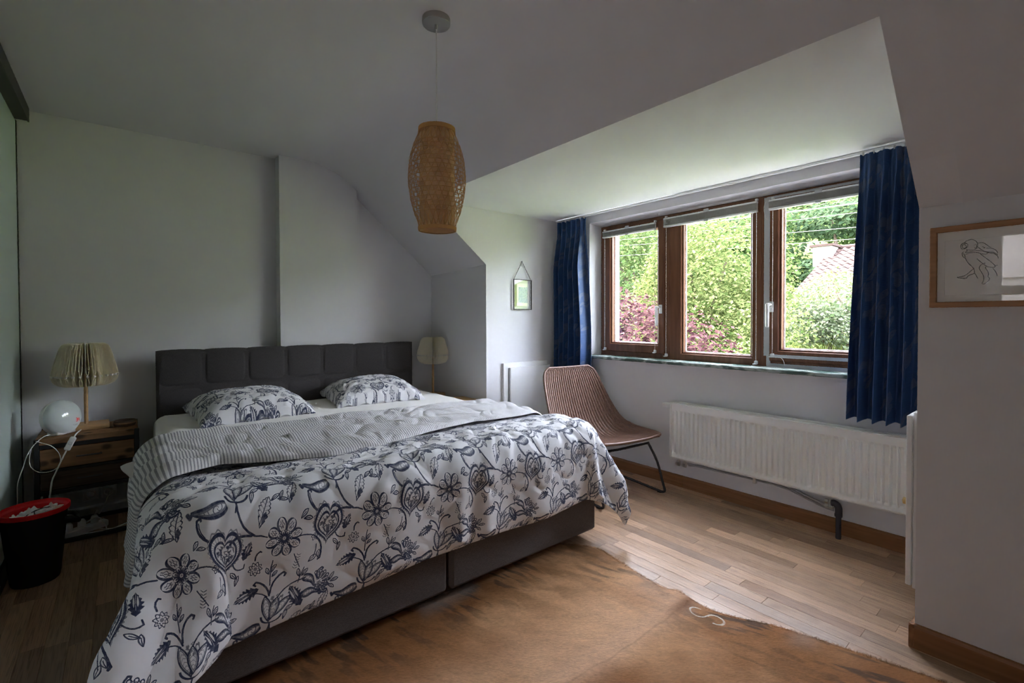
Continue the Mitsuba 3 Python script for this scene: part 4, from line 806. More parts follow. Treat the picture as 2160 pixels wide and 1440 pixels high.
def blue_fn(p, n, uv):
    w = fbm(p.x * 70, p.z * 70, octaves=3); s = dr.abs(dr.sin(w * 26 + p.x * 90)); d1, d2, c = voronoi(p.x * 60, p.z * 60)
    t = dr.maximum(smoothstep(0.45, 0.25, s), smoothstep(0.22, 0.12, d1) * 0.8)
    return mix(mi.Color3f(0.52, 0.57, 0.70), mi.Color3f(0.03, 0.09, 0.32), t)
matte('m_blue_print', mikit.proc(blue_fn))
part(sp, 'print', box(xa + .054, xb - .050, yq_ - .0072, yq_ - .0066, za + .060, zb_ - .066), 'm_blue_print', label='blue leaf-like print')
part(sp, 'string', join(tube([[xa + .006, yq_ - .004, zb_ - .003], [(xa + xb) / 2, YL - .010, 1.752]], 0.0022, 6), tube([[xb - .006, yq_ - .004, zb_ - .003], [(xa + xb) / 2, YL - .010, 1.752]], 0.0022, 6)), 'm_frame_dark')
part(sp, 'nail', tube([[(xa + xb) / 2, YL + .003, 1.75], [(xa + xb) / 2, YL - .014, 1.752]], 0.003, 8), 'm_frame_dark')

fp = thing('line_drawing', 'oak framed one-line drawing of a crouching figure on the right wall', 'framed picture')
# frame hangs on x = XK, seen from the -x side; local: a along -y (to the right), z up
py0, py1, pz0, pz1 = 0.378, 0.075, 1.287, 1.578; px_ = XK - 0.001; fw = 0.020
part(fp, 'frame', join(box(px_ - .022, px_, py1, py0, pz0, pz0 + fw, .002), box(px_ - .022, px_, py1, py0, pz1 - fw, pz1, .002), box(px_ - .022, px_, py0 - fw, py0, pz0, pz1, .002), box(px_ - .022, px_, py1, py1 + fw, pz0, pz1, .002)), 'm_picture_oak', 30)
part(fp, 'sheet', box(px_ - .008, px_ - .005, py1 + fw, py0 - fw, pz0 + fw, pz1 - fw), 'm_paper')
part(fp, 'glass', (np.array([[px_ - .013, py1 + fw, pz0 + fw], [px_ - .013, py0 - fw, pz0 + fw], [px_ - .013, py0 - fw, pz1 - fw], [px_ - .013, py1 + fw, pz1 - fw]]), np.array([[0, 1, 2, 3]])), 'm_glass')
part(fp, 'mount_edge', join(*[tube(np.array(q), 0.0006, 5) for q in ([[px_ - .0085, py0 - .040, pz0 + .042], [px_ - .0085, py0 - .040, pz1 - .052]], [[px_ - .0085, py0 - .040, pz1 - .052], [px_ - .0085, py0 - .235, pz1 - .052]], [[px_ - .0085, py0 - .040, pz0 + .042], [px_ - .0085, py0 - .235, pz0 + .042]])]), 'm_cable')
def dr_line(pts):  # pts in the zoomed crop's pixels, turned into a position on the sheet
    out = []
    for u, v in pts:
        s_, t_ = (u - 390) / (1265 - 390), (v - (378 - (u - 390) * 0.128)) / (740 + (u - 390) * 0.094)
        out.append([px_ - .0086, (py0 - fw) - s_ * 0.222, (pz1 - fw) - t_ * (pz1 - pz0 - 2 * fw)])
    return tube(smooth_path(out, 8 * len(out)), 0.0008, 5)
strokes = [[(668, 480), (690, 455), (740, 438), (780, 450), (802, 480), (800, 520), (770, 548), (730, 552), (690, 545)], [(640, 490), (632, 515), (645, 540), (670, 540), (700, 520), (705, 490), (680, 476), (650, 482), (640, 500)],
           [(690, 480), (660, 492), (648, 515), (665, 535), (690, 522), (685, 500), (668, 498)], [(768, 500), (790, 492), (795, 515), (782, 530), (770, 520)], [(800, 478), (850, 470), (890, 490), (920, 515), (942, 518)], [(850, 515), (875, 522), (860, 530)],
           [(812, 520), (840, 545), (900, 575), (960, 585)], [(890, 530), (940, 530), (980, 550), (1000, 580)], [(690, 545), (700, 560), (680, 580), (720, 575), (780, 560), (830, 558), (895, 570), (900, 585), (885, 595)],
           [(680, 600), (740, 582), (800, 578), (850, 592), (885, 595)], [(665, 570), (648, 590), (655, 620), (680, 640), (675, 605), (662, 590)], [(680, 640), (710, 690), (755, 735), (772, 765), (780, 800), (810, 858)],
           [(772, 745), (730, 785), (690, 820), (640, 840), (600, 846), (640, 856), (690, 857), (715, 830), (776, 800)], [(830, 590), (890, 640), (950, 690), (975, 720), (960, 735), (900, 725), (850, 690), (800, 645)], [(975, 720), (1000, 710)],
           [(880, 690), (840, 710), (822, 745), (845, 790), (865, 830), (868, 870), (852, 910), (875, 915), (905, 890), (925, 858), (908, 835), (915, 800), (898, 765), (882, 735), (900, 728)],
           [(900, 570), (960, 575), (1000, 600)], [(960, 585), (995, 610), (1005, 640)], [(955, 745), (985, 790), (998, 830)]]
part(fp, 'drawn_line', join(*[dr_line(s_) for s_ in strokes]), 'm_drawing_line', True, label='thin black drawn outline of the figure')

# ------------------------------------------------------------------ curtains and rail
rl = thing('curtain_rail', 'white curtain rail running along the dormer ceiling above the window', 'curtain rail')
part(rl, 'track', box(3.118, 3.142, YR + 0.01, 3.155, ZD - 0.016, ZD - 0.0005, .003), 'm_alu', 30)
for yg in (2.70, 2.35, 1.95, 1.52, 1.12): part(rl, 'glider', box(3.124, 3.136, yg - .02, yg + .02, ZD - 0.021, ZD - 0.0165, .002), 'm_white')
def curtain_fn(p, n, uv):
    a, b = uv.x * 0.8 + uv.y * 0.45, uv.y * 0.8 - uv.x * 0.45; w = fbm(a * 30, b * 12, octaves=2)
    d1, d2, c = voronoi(a * 26.0 + 1.3 * w, b * 13.0 + w)
    lf = smoothstep(0.44, 0.36, d1) * smoothstep(0.30, 0.45, c)
    vein = smoothstep(0.10, 0.04, dr.abs(dr.sin(w * 30))) * lf
    th = 0.85 + 0.3 * noise(uv.x * 60, uv.y * 1100)
    base = mix(mi.Color3f(0.036, 0.076, 0.19), mi.Color3f(0.13, 0.15, 0.21), lf * 0.6 - vein * 0.4)
    return base * th
def curtain_rough(p, n, uv): return 0.42 + 0.2 * noise(uv.x * 12, uv.y * 9)
mat('m_curtain', {'type': 'principled', 'base_color': mikit.proc(curtain_fn), 'roughness': 0.5, 'specular': 0.2})
plain('m_hook', (0.5, 0.5, 0.5), 0.4)
def curtain(y0t, y1t, y0b, y1b, xc, zt, zb, folds, seed, label, xb=0.0, phase=0.0):
    t = thing('curtain', label, 'curtain', 'blue curtains beside the window')
    u = np.linspace(0, 1, 260); v = np.concatenate([np.linspace(0, 0.12, 14), np.linspace(0.12, 1, 60)[1:]])
    U, V = np.meshgrid(u, v, indexing='ij')
    sp_ = smooth01(V / 0.9)
    y = (y0t + (y1t - y0t) * U) * (1 - sp_) + (y0b + (y1b - y0b) * U) * sp_
    ph = phase + U * folds * 2 * math.pi + 0.9 * (meshkit.noise(np.stack([U * 4, V * 1.6, 0 * U], -1), seed) - 0.5) * 2 * sp_ + 1.2 * (meshkit.noise(np.stack([U * 3, 0 * U, 0 * U], -1), seed + 4) - 0.5)
    amp = (0.015 + 0.034 * smooth01((V - 0.06) / 0.25)) * (0.75 + 0.5 * meshkit.noise(np.stack([U * 5, V * 0.8, 0 * U], -1), seed + 2))
    pinch = np.exp(-((V - 0.085) / 0.02) ** 2)
    x = xc + xb * V + amp * (1 - 0.45 * pinch) * (np.sin(ph) + 0.25 * np.sin(2 * ph + 1)) + 0.006 * np.sin(ph * 2 + V * 7)
    y = y + 0.008 * np.cos(ph) * smooth01(V / 0.3)
    z = zt + (zb - zt) * V + 0.004 * np.sin(ph) * (V > 0.95) - 0.006 * np.abs(np.sin(ph)) * np.exp(-V / 0.01)
    P = np.stack([x, y, z], -1)
    w_ = abs(y1b - y0b) * 2.2; uv = np.stack([U * w_ + seed, V * (zt - zb)], -1).reshape(-1, 2)
    part(t, 'cloth', thick(P, 0.003), 'm_curtain', True, uv=np.vstack([uv, uv]))
    hw = []
    for q in np.linspace(0.04, 0.96, 8):
        hw.append(box(xc - .003, xc + .003, y0t + (y1t - y0t) * q - .004, y0t + (y1t - y0t) * q + .004, zt - 0.01, ZD - 0.014))
    part(t, 'hook', join(*hw), 'm_hook')
    return t
curtain(3.135, 2.79, 3.15, 2.745, 3.118, ZD - 0.024, 0.62, 6, 3, 'blue curtain hanging behind the rattan chair, left of the window', -0.01, 2.4)
curtain(0.80, 0.46, 0.835, 0.455, 3.095, ZD - 0.024, 0.70, 6, 11, 'blue curtain hanging above the radiator, right of the window', -0.012)

# ------------------------------------------------------------------ blinds
def blind(y0, y1, z0, z1, label, cords):
    t = thing('blind', label, 'blind', 'folded grey blinds at the window tops')
    xa = X0 - 0.016
    n_ = 7; zs = np.linspace(z0 + 0.012, z1 - 0.012, 2 * n_ + 1)
    zig = np.array([[[xa - (0.030 if i % 2 else 0.022), yy, z] for yy in (y0, y1)] for i, z in enumerate(zs)])
    zig2 = zig.copy(); zig2[..., 0] = xa - 0.004
    part(t, 'pleats', join(thick(zig, 0.002), box(xa - 0.024, xa - 0.004, y0 + .001, y1 - .001, z0 + .012, z1 - .012)), 'm_blind')
    part(t, 'head_rail', box(xa - 0.032, xa - 0.001, y0, y1, z1 - 0.012, z1, .002), 'm_alu', 30); part(t, 'bottom_rail', box(xa - 0.032, xa - 0.001, y0, y1, z0, z0 + 0.012, .002), 'm_alu', 30)
    part(t, 'pull_tab', join(box(xa - 0.036, xa - 0.031, (y0 + y1) / 2 - .016, (y0 + y1) / 2 + .016, z0 - .006, z0 + .012, .002), box(xa - 0.036, xa - 0.031, (y0 + y1) / 2 - .02, (y0 + y1) / 2 + .02, z1 - .012, z1 + .012, .002)), 'm_tape', 30)
    for yc, zlow in cords:
        part(t, 'tension_cord', tube([[xa - 0.014, yc, z0], [xa - 0.014, yc, zlow + 0.012]], 0.0016, 6), 'm_cable')
        part(t, 'bracket', join(box(xa - 0.020, xa - 0.001, yc - .010, yc + .010, zlow - .010, zlow + .014, .003), box(xa - 0.026, xa - 0.012, yc - .004, yc + .018, zlow - .012, zlow - .004, .002)), 'm_alu', 30)
        part(t, 'bracket', box(xa - 0.022, xa - 0.001, yc - .009, yc + .009, z1 + .001, z1 + .018, .003), 'm_alu', 30)
blind(2.208, 2.738, 1.957, 2.015, 'folded grey blind at the top of the left window light', ((2.722, 0.985), (2.212, 0.985)))
blind(1.422, 2.128, 1.960, 2.032, 'widest folded grey blind, at the top of the middle window light', ((2.112, 0.962), (1.428, 0.950)))
blind(0.77, 1.345, 1.956, 2.022, 'folded grey blind at the top of the right window light, half behind the curtain', ((1.325, 1.005),))
for bk, (q, lb) in zip(('blind_002', 'blind_002', 'blind_002'), (([[X0 - .03, 1.35, 2.02], [X0 - .034, 1.345, 1.95], [X0 - .03, 1.36, 1.90], [X0 - .028, 1.375, 1.93], [X0 - .03, 1.38, 1.99], [X0 - .03, 1.36, 2.03]], 'white loop of blind cord at the top left of the right window light'),
               ([[X0 - .03, .89, 2.02], [X0 - .034, .905, 1.98], [X0 - .03, .90, 1.94], [X0 - .03, .88, 1.93], [X0 - .03, .86, 1.97]], 'white loop of blind cord beside the right curtain'),
               ([[X0 - .03, 1.33, 1.0], [X0 - .05, 1.28, 1.0], [X0 - .055, 1.25, 0.985], [X0 - .06, 1.235, 0.945]], 'loose white cord end above the sill at the right window light'))):
    part(bk, 'cord', tube(smooth_path(q, 30), 0.0013, 6), 'm_cable', True, label=lb)

# ------------------------------------------------------------------ radiator and pipes
rd = thing('radiator', 'long white ribbed panel radiator on the wall under the window', 'radiator')
RY0, RY1, RZ0, RZ1, RXF = 0.475, 1.954, 0.229, 0.634, 3.095
nr = 44; yv = np.linspace(RY0 + 0.02, RY1 - 0.02, nr * 14); ph = (yv - RY0 - 0.02) / (RY1 - RY0 - 0.04) * nr; fr = ph - np.floor(ph)
prof_r = smooth01((fr - 0.10) / 0.14) * smooth01((0.90 - fr) / 0.14)
zv = np.concatenate([[RZ0 + 0.012, RZ0 + 0.030], np.linspace(RZ0 + 0.032, RZ0 + 0.05, 5), np.linspace(RZ0 + 0.06, RZ1 - 0.075, 6), np.linspace(RZ1 - 0.065, RZ1 - 0.048, 5), [RZ1 - 0.046, RZ1 - 0.004]])
win = smooth01((zv - RZ0 - 0.032) / 0.018) * smooth01((RZ1 - 0.047 - zv) / 0.018)
P = np.stack([RXF + 0.012 * prof_r[:, None] * win[None], np.repeat(yv[:, None], len(zv), 1), np.repeat(zv[None], len(yv), 0)], -1)
part(rd, 'front_panel', join(grid(P), box(RXF + 0.001, RXF + 0.016, RY0 + 0.003, RY0 + 0.0205, RZ0 + .01, RZ1 - .003, .004), box(RXF + 0.001, RXF + 0.016, RY1 - 0.0205, RY1 - 0.003, RZ0 + .01, RZ1 - .003, .004), box(RXF - .0005, RXF + 0.014, RY0 + .003, RY1 - .003, RZ0 + 0.004, RZ0 + 0.016, .003)), 'm_radiator', 35)
part(rd, 'side_cover', join(box(RXF, 3.185, RY1 - 0.004, RY1, RZ0 + 0.01, RZ1, .002), box(RXF, 3.185, RY0, RY0 + 0.004, RZ0 + 0.01, RZ1, .002)), 'm_radiator', 30)
part(rd, 'back_panel', box(3.17, 3.185, RY0 + .01, RY1 - .01, RZ0, RZ1 - 0.01, .004), 'm_radiator', 30)
grl = [box(RXF + 0.012 + i * 0.0165, RXF + 0.012 + i * 0.0165 + 0.006, RY0 + .004, RY1 - .004, RZ1 - 0.006, RZ1 + 0.001) for i in range(5)] + [box(RXF + .002, RXF + .01, RY0, RY1, RZ1 - .006, RZ1 + .002, .002), box(3.172, 3.184, RY0, RY1, RZ1 - .006, RZ1 + .002, .002)]
part(rd, 'top_grille', join(*grl), 'm_radiator', 30)
part(rd, 'thermostat', join(moved(lathe([(0.001, 0), (0.018, 0), (0.021, 0.01), (0.021, 0.045), (0.017, 0.062), (0.001, 0.064)], 24), (3.13, RY1 + 0.012, RZ1 - 0.028), R=rotx(-math.pi / 2)), moved(lathe([(0.001, 0), (0.013, 0), (0.013, 0.014), (0.001, 0.014)], 18), (3.13, RY1 - 0.001, RZ1 - 0.028), R=rotx(-math.pi / 2))), 'm_white', 35, label='white thermostat knob at the left end')
def valve(y): return join(lathe([(0.001, RZ0 - 0.055), (0.012, RZ0 - 0.055), (0.014, RZ0 - 0.045), (0.014, RZ0 - 0.02), (0.010, RZ0 - 0.018), (0.010, RZ0 + 0.012), (0.001, RZ0 + 0.012)], 14, c=(3.14, y, 0)), moved(lathe([(0.001, 0), (0.011, 0), (0.011, 0.03), (0.001, 0.03)], 12), (3.14, y, RZ0 - 0.035), R=roty(-math.pi / 2)))
for y in (1.905, 1.855): part(rd, 'valve', valve(y), 'm_steel', 35, label='metal valve under the left end')
pp_ = thing('heating_pipe', 'grey heating pipe clipped along the wall under the radiator', 'pipe')
part(pp_, 'run', join(*[tube(smooth_path([[3.165 + o, 1.85, 0.195 - o], [3.185, 1.70, 0.19 + o], [3.19, 1.4, 0.195 + o], [3.19, 1.20, 0.19 + o], [3.18, 1.08, 0.165 + o], [3.16, 0.99, 0.150 + o], [3.145, 0.925, 0.148 + o]], 40), 0.0065, 8) for o in (0, 0.016)]), 'm_grey_pipe', True)
part(pp_, 'clip', box(3.178, 3.2045, 1.375, 1.395, 0.17, 0.222, .003), 'm_steel', 30)
p2_ = thing('riser_pipe', 'dark pipe that rises from the floor to the fittings under the radiator', 'pipe')
part(p2_, 'pipe', tube([[3.125, 0.896, -0.002], [3.125, 0.896, 0.10], [3.125, 0.896, 0.185]], 0.0135, 14), 'm_pipe', 35)
part(p2_, 'elbow', join(tube(smooth_path([[3.125, 0.896, 0.13], [3.125, 0.896, 0.175], [3.125, 0.91, 0.195], [3.125, 0.93, 0.195]], 14), 0.018, 14), lathe([(0.001, .125), (.02, .125), (.02, .142), (.001, .142)], 6, c=(3.125, .896, 0))), 'm_pipe', 35)
for z in (0.170, 0.196): part(p2_, 'fitting', join(*[moved(lathe([(0.001, 0), (0.0145, 0), (0.0145, 0.018), (0.001, 0.018)], 6), (3.13, 0.925 + i * 0.021, z), R=rotx(-math.pi / 2)) for i in range(2)]), 'm_steel', label='metal compression fitting')

# ------------------------------------------------------------------ rattan chair
ch = thing('rattan_chair', 'low brown woven rattan lounge chair on a black steel frame', 'chair')
def rattan_fn(p, n, uv):
    row = uv.y * 100 / 0.42; col = uv.x
    ck = dr.floor(row) + dr.floor(col); alt = ck - 2 * dr.floor(ck / 2)
    f = dr.abs((row - dr.floor(row)) - 0.5) * 2; t = noise(uv.x * 3, uv.y * 120)
    c = mix(mi.Color3f(0.125, 0.060, 0.042), mi.Color3f(0.27, 0.155, 0.112), 0.5 * t + 0.5 * (1 - f))
    return c * (0.82 + 0.18 * alt) * (1 - 0.55 * smoothstep(0.75, 1.0, f))
mat('m_rattan', {'type': 'principled', 'base_color': mikit.proc(rattan_fn), 'roughness': 0.45, 'specular': 0.45})
CX0 = 2.735
tprof = smooth_path([[0, 1.955, 0.412], [0, 1.965, 0.402], [0, 2.05, 0.380], [0, 2.20, 0.352], [0, 2.33, 0.340], [0, 2.43, 0.365], [0, 2.51, 0.435], [0, 2.575, 0.55], [0, 2.635, 0.69], [0, 2.675, 0.80], [0, 2.692, 0.858]], 100)
tl = np.concatenate([[0], np.cumsum(np.linalg.norm(np.diff(tprof, axis=0), axis=1))]); tn = tl / tl[-1]
halfw = np.interp(tn, [0, 0.04, 0.12, 0.3, 0.45, 0.6, 0.75, 0.9, 0.96, 0.99, 1.0], [0.26, 0.315, 0.355, 0.368, 0.358, 0.333, 0.308, 0.282, 0.262, 0.230, 0.19])
hw_s = np.convolve(np.pad(halfw, 3, mode='edge'), np.ones(7) / 7, 'valid')
wing = np.interp(tn, [0, 0.15, 0.4, 0.55, 0.75, 1.0], [0.016, 0.045, 0.085, 0.075, 0.045, 0.012])   # how far the sides curl up
NR = 27; per = 14; uu = np.linspace(-1, 1, NR * per + 1)
U, TI = np.meshgrid(uu, np.arange(len(tn)), indexing='ij')
tang = np.gradient(tprof, axis=0); tang /= np.linalg.norm(tang, axis=1, keepdims=True); nrm = np.stack([0 * tang[:, 0], -tang[:, 2], tang[:, 1]], 1)
side_ = np.abs(U) ** 2.6
base_ = tprof[TI]; ribs = 0.0075 * np.abs(np.sin((U + 1) / 2 * NR * math.pi)) ** 0.8
weavez = 0.0010 * np.sin(tl[TI] / 0.0042 * math.pi) * np.cos(np.floor((U + 1) / 2 * NR) * math.pi)
off_ = wing[TI] * side_ + ribs + weavez
Pc = base_ + nrm[TI] * off_[..., None]; Pc[..., 0] = U * hw_s[TI] * (1 - 0.03 * side_)
crot = math.radians(-9); cc = np.array([CX0 + 0.012, 2.315, 0])
def chair_at(v):
    q = np.asarray(v, float) - np.array([0, 2.3, 0]); return q @ rotz(crot).T + cc
Bk = base_ + nrm[TI] * (wing[TI] * side_ - 0.006)[..., None]; Bk[..., 0] = Pc[..., 0]
n_, m_ = U.shape; V, Fc = join(grid(chair_at(Pc.reshape(-1, 3)).reshape(n_, m_, 3)), grid(chair_at(Bk.reshape(-1, 3)).reshape(n_, m_, 3), flip=True))
uvc = np.vstack([np.stack([(U + 1) / 2 * NR, tl[TI]], -1).reshape(-1, 2)] * 2)
part(ch, 'woven_shell', (V, Fc), 'm_rattan', True, uv=uvc)
mid = base_ + nrm[TI] * (wing[TI] * side_ )[..., None]; mid[..., 0] = Pc[..., 0]
loop = np.vstack([mid[0, :], mid[:, -1][1:], mid[-1, ::-1][1:], mid[::-1, 0][1:-1]])[::3]
rim_v, rim_f = tube(chair_at(loop), 0.0085, 8, closed=True)
part(ch, 'rim', (rim_v, rim_f), 'm_rattan', True, uv=np.stack([np.tile(np.arange(8) / 8.0, len(loop)), np.repeat(np.arange(len(loop)) * 0.012, 8)], 1), label='wrapped rattan rim')
part(ch, 'seam', tube(chair_at(np.array([[x_, 2.478 - 0.0, 0.396 + 0.088 * (abs(x_) / 0.35) ** 2.6] for x_ in np.linspace(-0.30, 0.30, 25)])), 0.004, 6), 'm_rustic_dark', True, label='dark seam across the bend of the seat')
fr_ = []
for sg in (-1, 1):
    xx = sg * 0.285
    fr_.append(tube(chair_at(smooth_path([[xx * 0.86, 2.06, 0.352], [xx * 0.97, 2.00, 0.22], [xx, 1.955, 0.08], [xx, 1.937, 0.03], [xx, 1.96, 0.012], [xx, 2.02, 0.011], [xx, 2.45, 0.011], [xx, 2.60, 0.011], [xx, 2.64, 0.022], [xx * 0.99, 2.648, 0.06], [xx * 0.92, 2.60, 0.25], [xx * 0.86, 2.575, 0.47]], 100)), 0.0085, 10))
fr_.append(tube(chair_at(smooth_path([[-0.245, 2.06, 0.345], [-0.12, 2.10, 0.325], [0, 2.12, 0.315], [0.12, 2.10, 0.325], [0.245, 2.06, 0.345]], 40)), 0.0085, 10))
fr_.append(tube(chair_at(smooth_path([[-0.25, 2.585, 0.36], [0, 2.60, 0.36], [0.25, 2.585, 0.36]], 20)), 0.0085, 10))
part(ch, 'frame', join(*fr_), 'm_black', True, label='black bent steel frame')
for sg in (-1, 1):
    for yy in (1.985, 2.58): part(ch, 'glide', moved(box(-.009, .009, -.014, .014, 0.0, 0.006, .001), (chair_at([[sg * 0.285, yy, 0]])[0][0], chair_at([[sg * 0.285, yy, 0]])[0][1], 0)), 'm_black_plastic')

# ------------------------------------------------------------------ cowhide
rgp = smooth_path([[1.75, 1.98], [1.885, 1.844], [1.985, 1.70], [1.975, 1.58], [1.945, 1.40], [1.930, 1.245], [1.962, 1.185], [1.935, 1.10], [1.950, 0.97], [2.043, 0.777], [2.105, 0.55], [2.165, 0.30], [2.20, 0.05], [2.12, -0.20], [1.90, -0.12], [1.70, 0.08], [1.35, 0.18], [0.95, 0.16], [0.62, 0.05], [0.35, -0.22], [0.10, -0.30], [0.02, -0.05], [0.22, 0.30], [0.14, 0.62], [0.08, 1.0], [0.16, 1.35], [0.22, 1.62], [0.10, 1.95], [0.28, 2.12], [0.60, 1.93], [1.0, 1.86], [1.40, 1.90]], 320, closed=True)[:, :2]
from shapely.geometry import Polygon
rp_ = Polygon(rgp).buffer(0)
tri = trimesh.creation.triangulate_polygon(rp_, engine='earcut')
rv, rfc = trimesh.remesh.subdivide_to_size(np.c_[tri[0], np.zeros(len(tri[0]))], tri[1], 0.035)
mm = trimesh.Trimesh(rv, rfc, process=True); mm.merge_vertices(); rv, rfc = np.array(mm.vertices), np.array(mm.faces)
import shapely
dist = shapely.distance(shapely.points(rv[:, :2]), rp_.exterior)
hz = 0.0035 + 0.004 * smooth01(dist / 0.03) + 0.006 * np.exp(-((rv[:, 1] - 1.12 - 0.03 * np.sin(rv[:, 0] * 3)) / 0.03) ** 2) * smooth01((rv[:, 0] - 0.2) / 0.5) + 0.004 * (meshkit.noise(np.c_[rv[:, 0] * 4, rv[:, 1] * 4, rv[:, 1] * 0], 5) - 0.4) * smooth01(dist / 0.2)
def hide_fn(p, n, uv):
    x, y = p.x, p.y
    wx = x + 0.05 * (noise(x * 6, y * 6) - 0.5)
    sy = y - (1.125 + 0.03 * dr.sin(x * 3.0))          # distance from the spine
    big = fbm(x * 3.2, y * 3.2, octaves=3); al0, ac0 = 0.25 * x - 0.97 * y, 0.97 * x + 0.25 * y; wv = 0.016 * noise(x * 12, y * 12); h1, h2 = x * 0.75 - y * 0.66 + wv, y * 0.75 + x * 0.66 + wv
    hair = noise(h1 * 90, h2 * 400) * 0.4 + 0.3 * noise(h1 * 220, h2 * 800) + 0.3 * fbm(h1 * 14, h2 * 40, octaves=3)
    col = mix(mi.Color3f(0.235, 0.098, 0.038), mi.Color3f(0.47, 0.26, 0.13), smoothstep(0.25, 0.75, big))
    col = mix(col, mi.Color3f(0.13, 0.055, 0.022), smoothstep(1.30, 1.75, y + 0.25 * (big - 0.5)) * (0.35 + 0.4 * smoothstep(0.35, 0.65, fbm(al0 * 5.0, ac0 * 14.0, octaves=3))))  # darker towards the bed: brindle, with the bed's shade painted in
    al, ac = 0.25 * x - 0.97 * y, 0.97 * x + 0.25 * y
    bend = 0.03 * noise(x * 5, y * 5)
    streak = fbm(al * 9.0, (ac + bend) * 42.0, octaves=3)
    edge = uv.x                                          # metres to the rim of the hide
    dark = smoothstep(0.50, 0.66, streak) * smoothstep(0.42, 0.03, edge + 0.12 * (big - 0.5)) * (0.45 + 0.55 * smoothstep(0.3, 0.6, fbm(x * 4.1 + 9, y * 4.1, octaves=2)))
    col = mix(col, mi.Color3f(0.060, 0.040, 0.030), dark * 0.85)
    grey = smoothstep(0.5, 0.7, fbm(x * 5 + 30, y * 5, octaves=2)) * smoothstep(0.16, 0.02, edge)
    col = mix(col, mi.Color3f(0.26, 0.22, 0.19), grey * 0.6)
    pale = (dr.exp(-dr.square((sy - 0.03) / 0.06)) * 0.8 + dr.exp(-dr.square((sy - 0.16) / 0.16)) * 0.55) * (0.5 + 0.7 * noise(x * 7, y * 3))
    col = mix(col, mi.Color3f(0.52, 0.315, 0.195), dr.clip(pale, 0, 0.8))
    seam = dr.exp(-dr.square((sy + 0.012 * (noise(x * 14, 3.0) - 0.5)) / 0.005)) * 0.25
    col = mix(col, mi.Color3f(0.16, 0.075, 0.035), seam)
    tail = dr.exp(-dr.square(sy / 0.035)) * smoothstep(1.66, 1.88, x)
    col = mix(col, mi.Color3f(0.17, 0.07, 0.032), tail * 0.8)
    # the old brand: a pale S
    bx, by = (x - 1.875) / 0.045, (y - 1.00) / 0.055
    s2 = dr.maximum(dr.abs(dr.sqrt(dr.square(bx - 0.05) + dr.square(by + 0.55)) - 0.62) - 0.045 - 0.05 * noise(x * 90, y * 90), dr.select((bx > 0.0) | (by < -0.6), -9.0, 1.0))
    s1 = dr.select((bx < 0.05) | (by > 0.8), dr.abs(dr.sqrt(dr.square(bx + 0.1) + dr.square(by - 0.75)) - 0.62) - 0.03 - 0.05 * noise(x * 90, y * 90), 9.0)
    mark = smoothstep(0.04, -0.04, dr.minimum(s1, s2)) * (0.4 + 0.6 * noise(x * 60, y * 60))
    col = mix(col, mi.Color3f(0.64, 0.58, 0.50), mark)
    return col * (0.62 + 0.72 * hair)
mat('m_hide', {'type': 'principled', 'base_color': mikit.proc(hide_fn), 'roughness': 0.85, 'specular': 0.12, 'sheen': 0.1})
rv[:, 2] = hz; uvr = np.stack([dist, 0 * dist], 1)
rg = thing('cowhide_rug', 'brown brindled cowhide rug lying on the floor at the foot of the bed', 'rug')
bt = rv.copy(); bt[:, 2] = 0.0005
V, Fc = join((rv, rfc), (bt, rfc[:, ::-1]))
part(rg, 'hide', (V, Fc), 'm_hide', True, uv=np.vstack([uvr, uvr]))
# short hairs standing out along the rim
ext = np.array(rp_.exterior.coords); seg = np.linalg.norm(np.diff(ext, axis=0), axis=1); cum = np.concatenate([[0], np.cumsum(seg)])
rh = np.random.default_rng(5); nh = 9000; sd = rh.uniform(0, cum[-1], nh); ex = np.stack([np.interp(sd, cum, ext[:, 0]), np.interp(sd, cum, ext[:, 1])], 1)
e2 = np.stack([np.interp(np.minimum(sd + .004, cum[-1]), cum, ext[:, 0]), np.interp(np.minimum(sd + .004, cum[-1]), cum, ext[:, 1])], 1); tg = e2 - ex; tg /= np.linalg.norm(tg, axis=1, keepdims=True) + 1e-9
sgn = -1.0 if rp_.exterior.is_ccw is False else 1.0; outw = np.stack([tg[:, 1], -tg[:, 0]], 1) * sgn
ex = ex - outw * rh.uniform(0.0, 0.02, (nh, 1)); L = rh.uniform(0.006, 0.02, (nh, 1)); dir_ = outw + tg * rh.normal(0, 0.6, (nh, 1)); dir_ /= np.linalg.norm(dir_, axis=1, keepdims=True)
p0 = np.c_[ex, np.full(nh, 0.006)]; p1 = np.c_[ex + dir_ * L, np.full(nh, 0.004) + rh.uniform(-.002, .004, nh)]; wv_ = np.c_[-dir_[:, 1], dir_[:, 0], np.zeros(nh)] * 0.0007
hv = np.stack([p0 - wv_, p0 + wv_, p1], 1).reshape(-1, 3)
k = part(rg, 'rim_hair', (hv, np.arange(nh * 3).reshape(-1, 3)), 'm_hide', uv=np.repeat(np.c_[np.full(nh, .005), np.zeros(nh)], 3, 0)); labels[k] = {'kind': 'stuff', 'label': 'short hairs along the rim of the hide'}
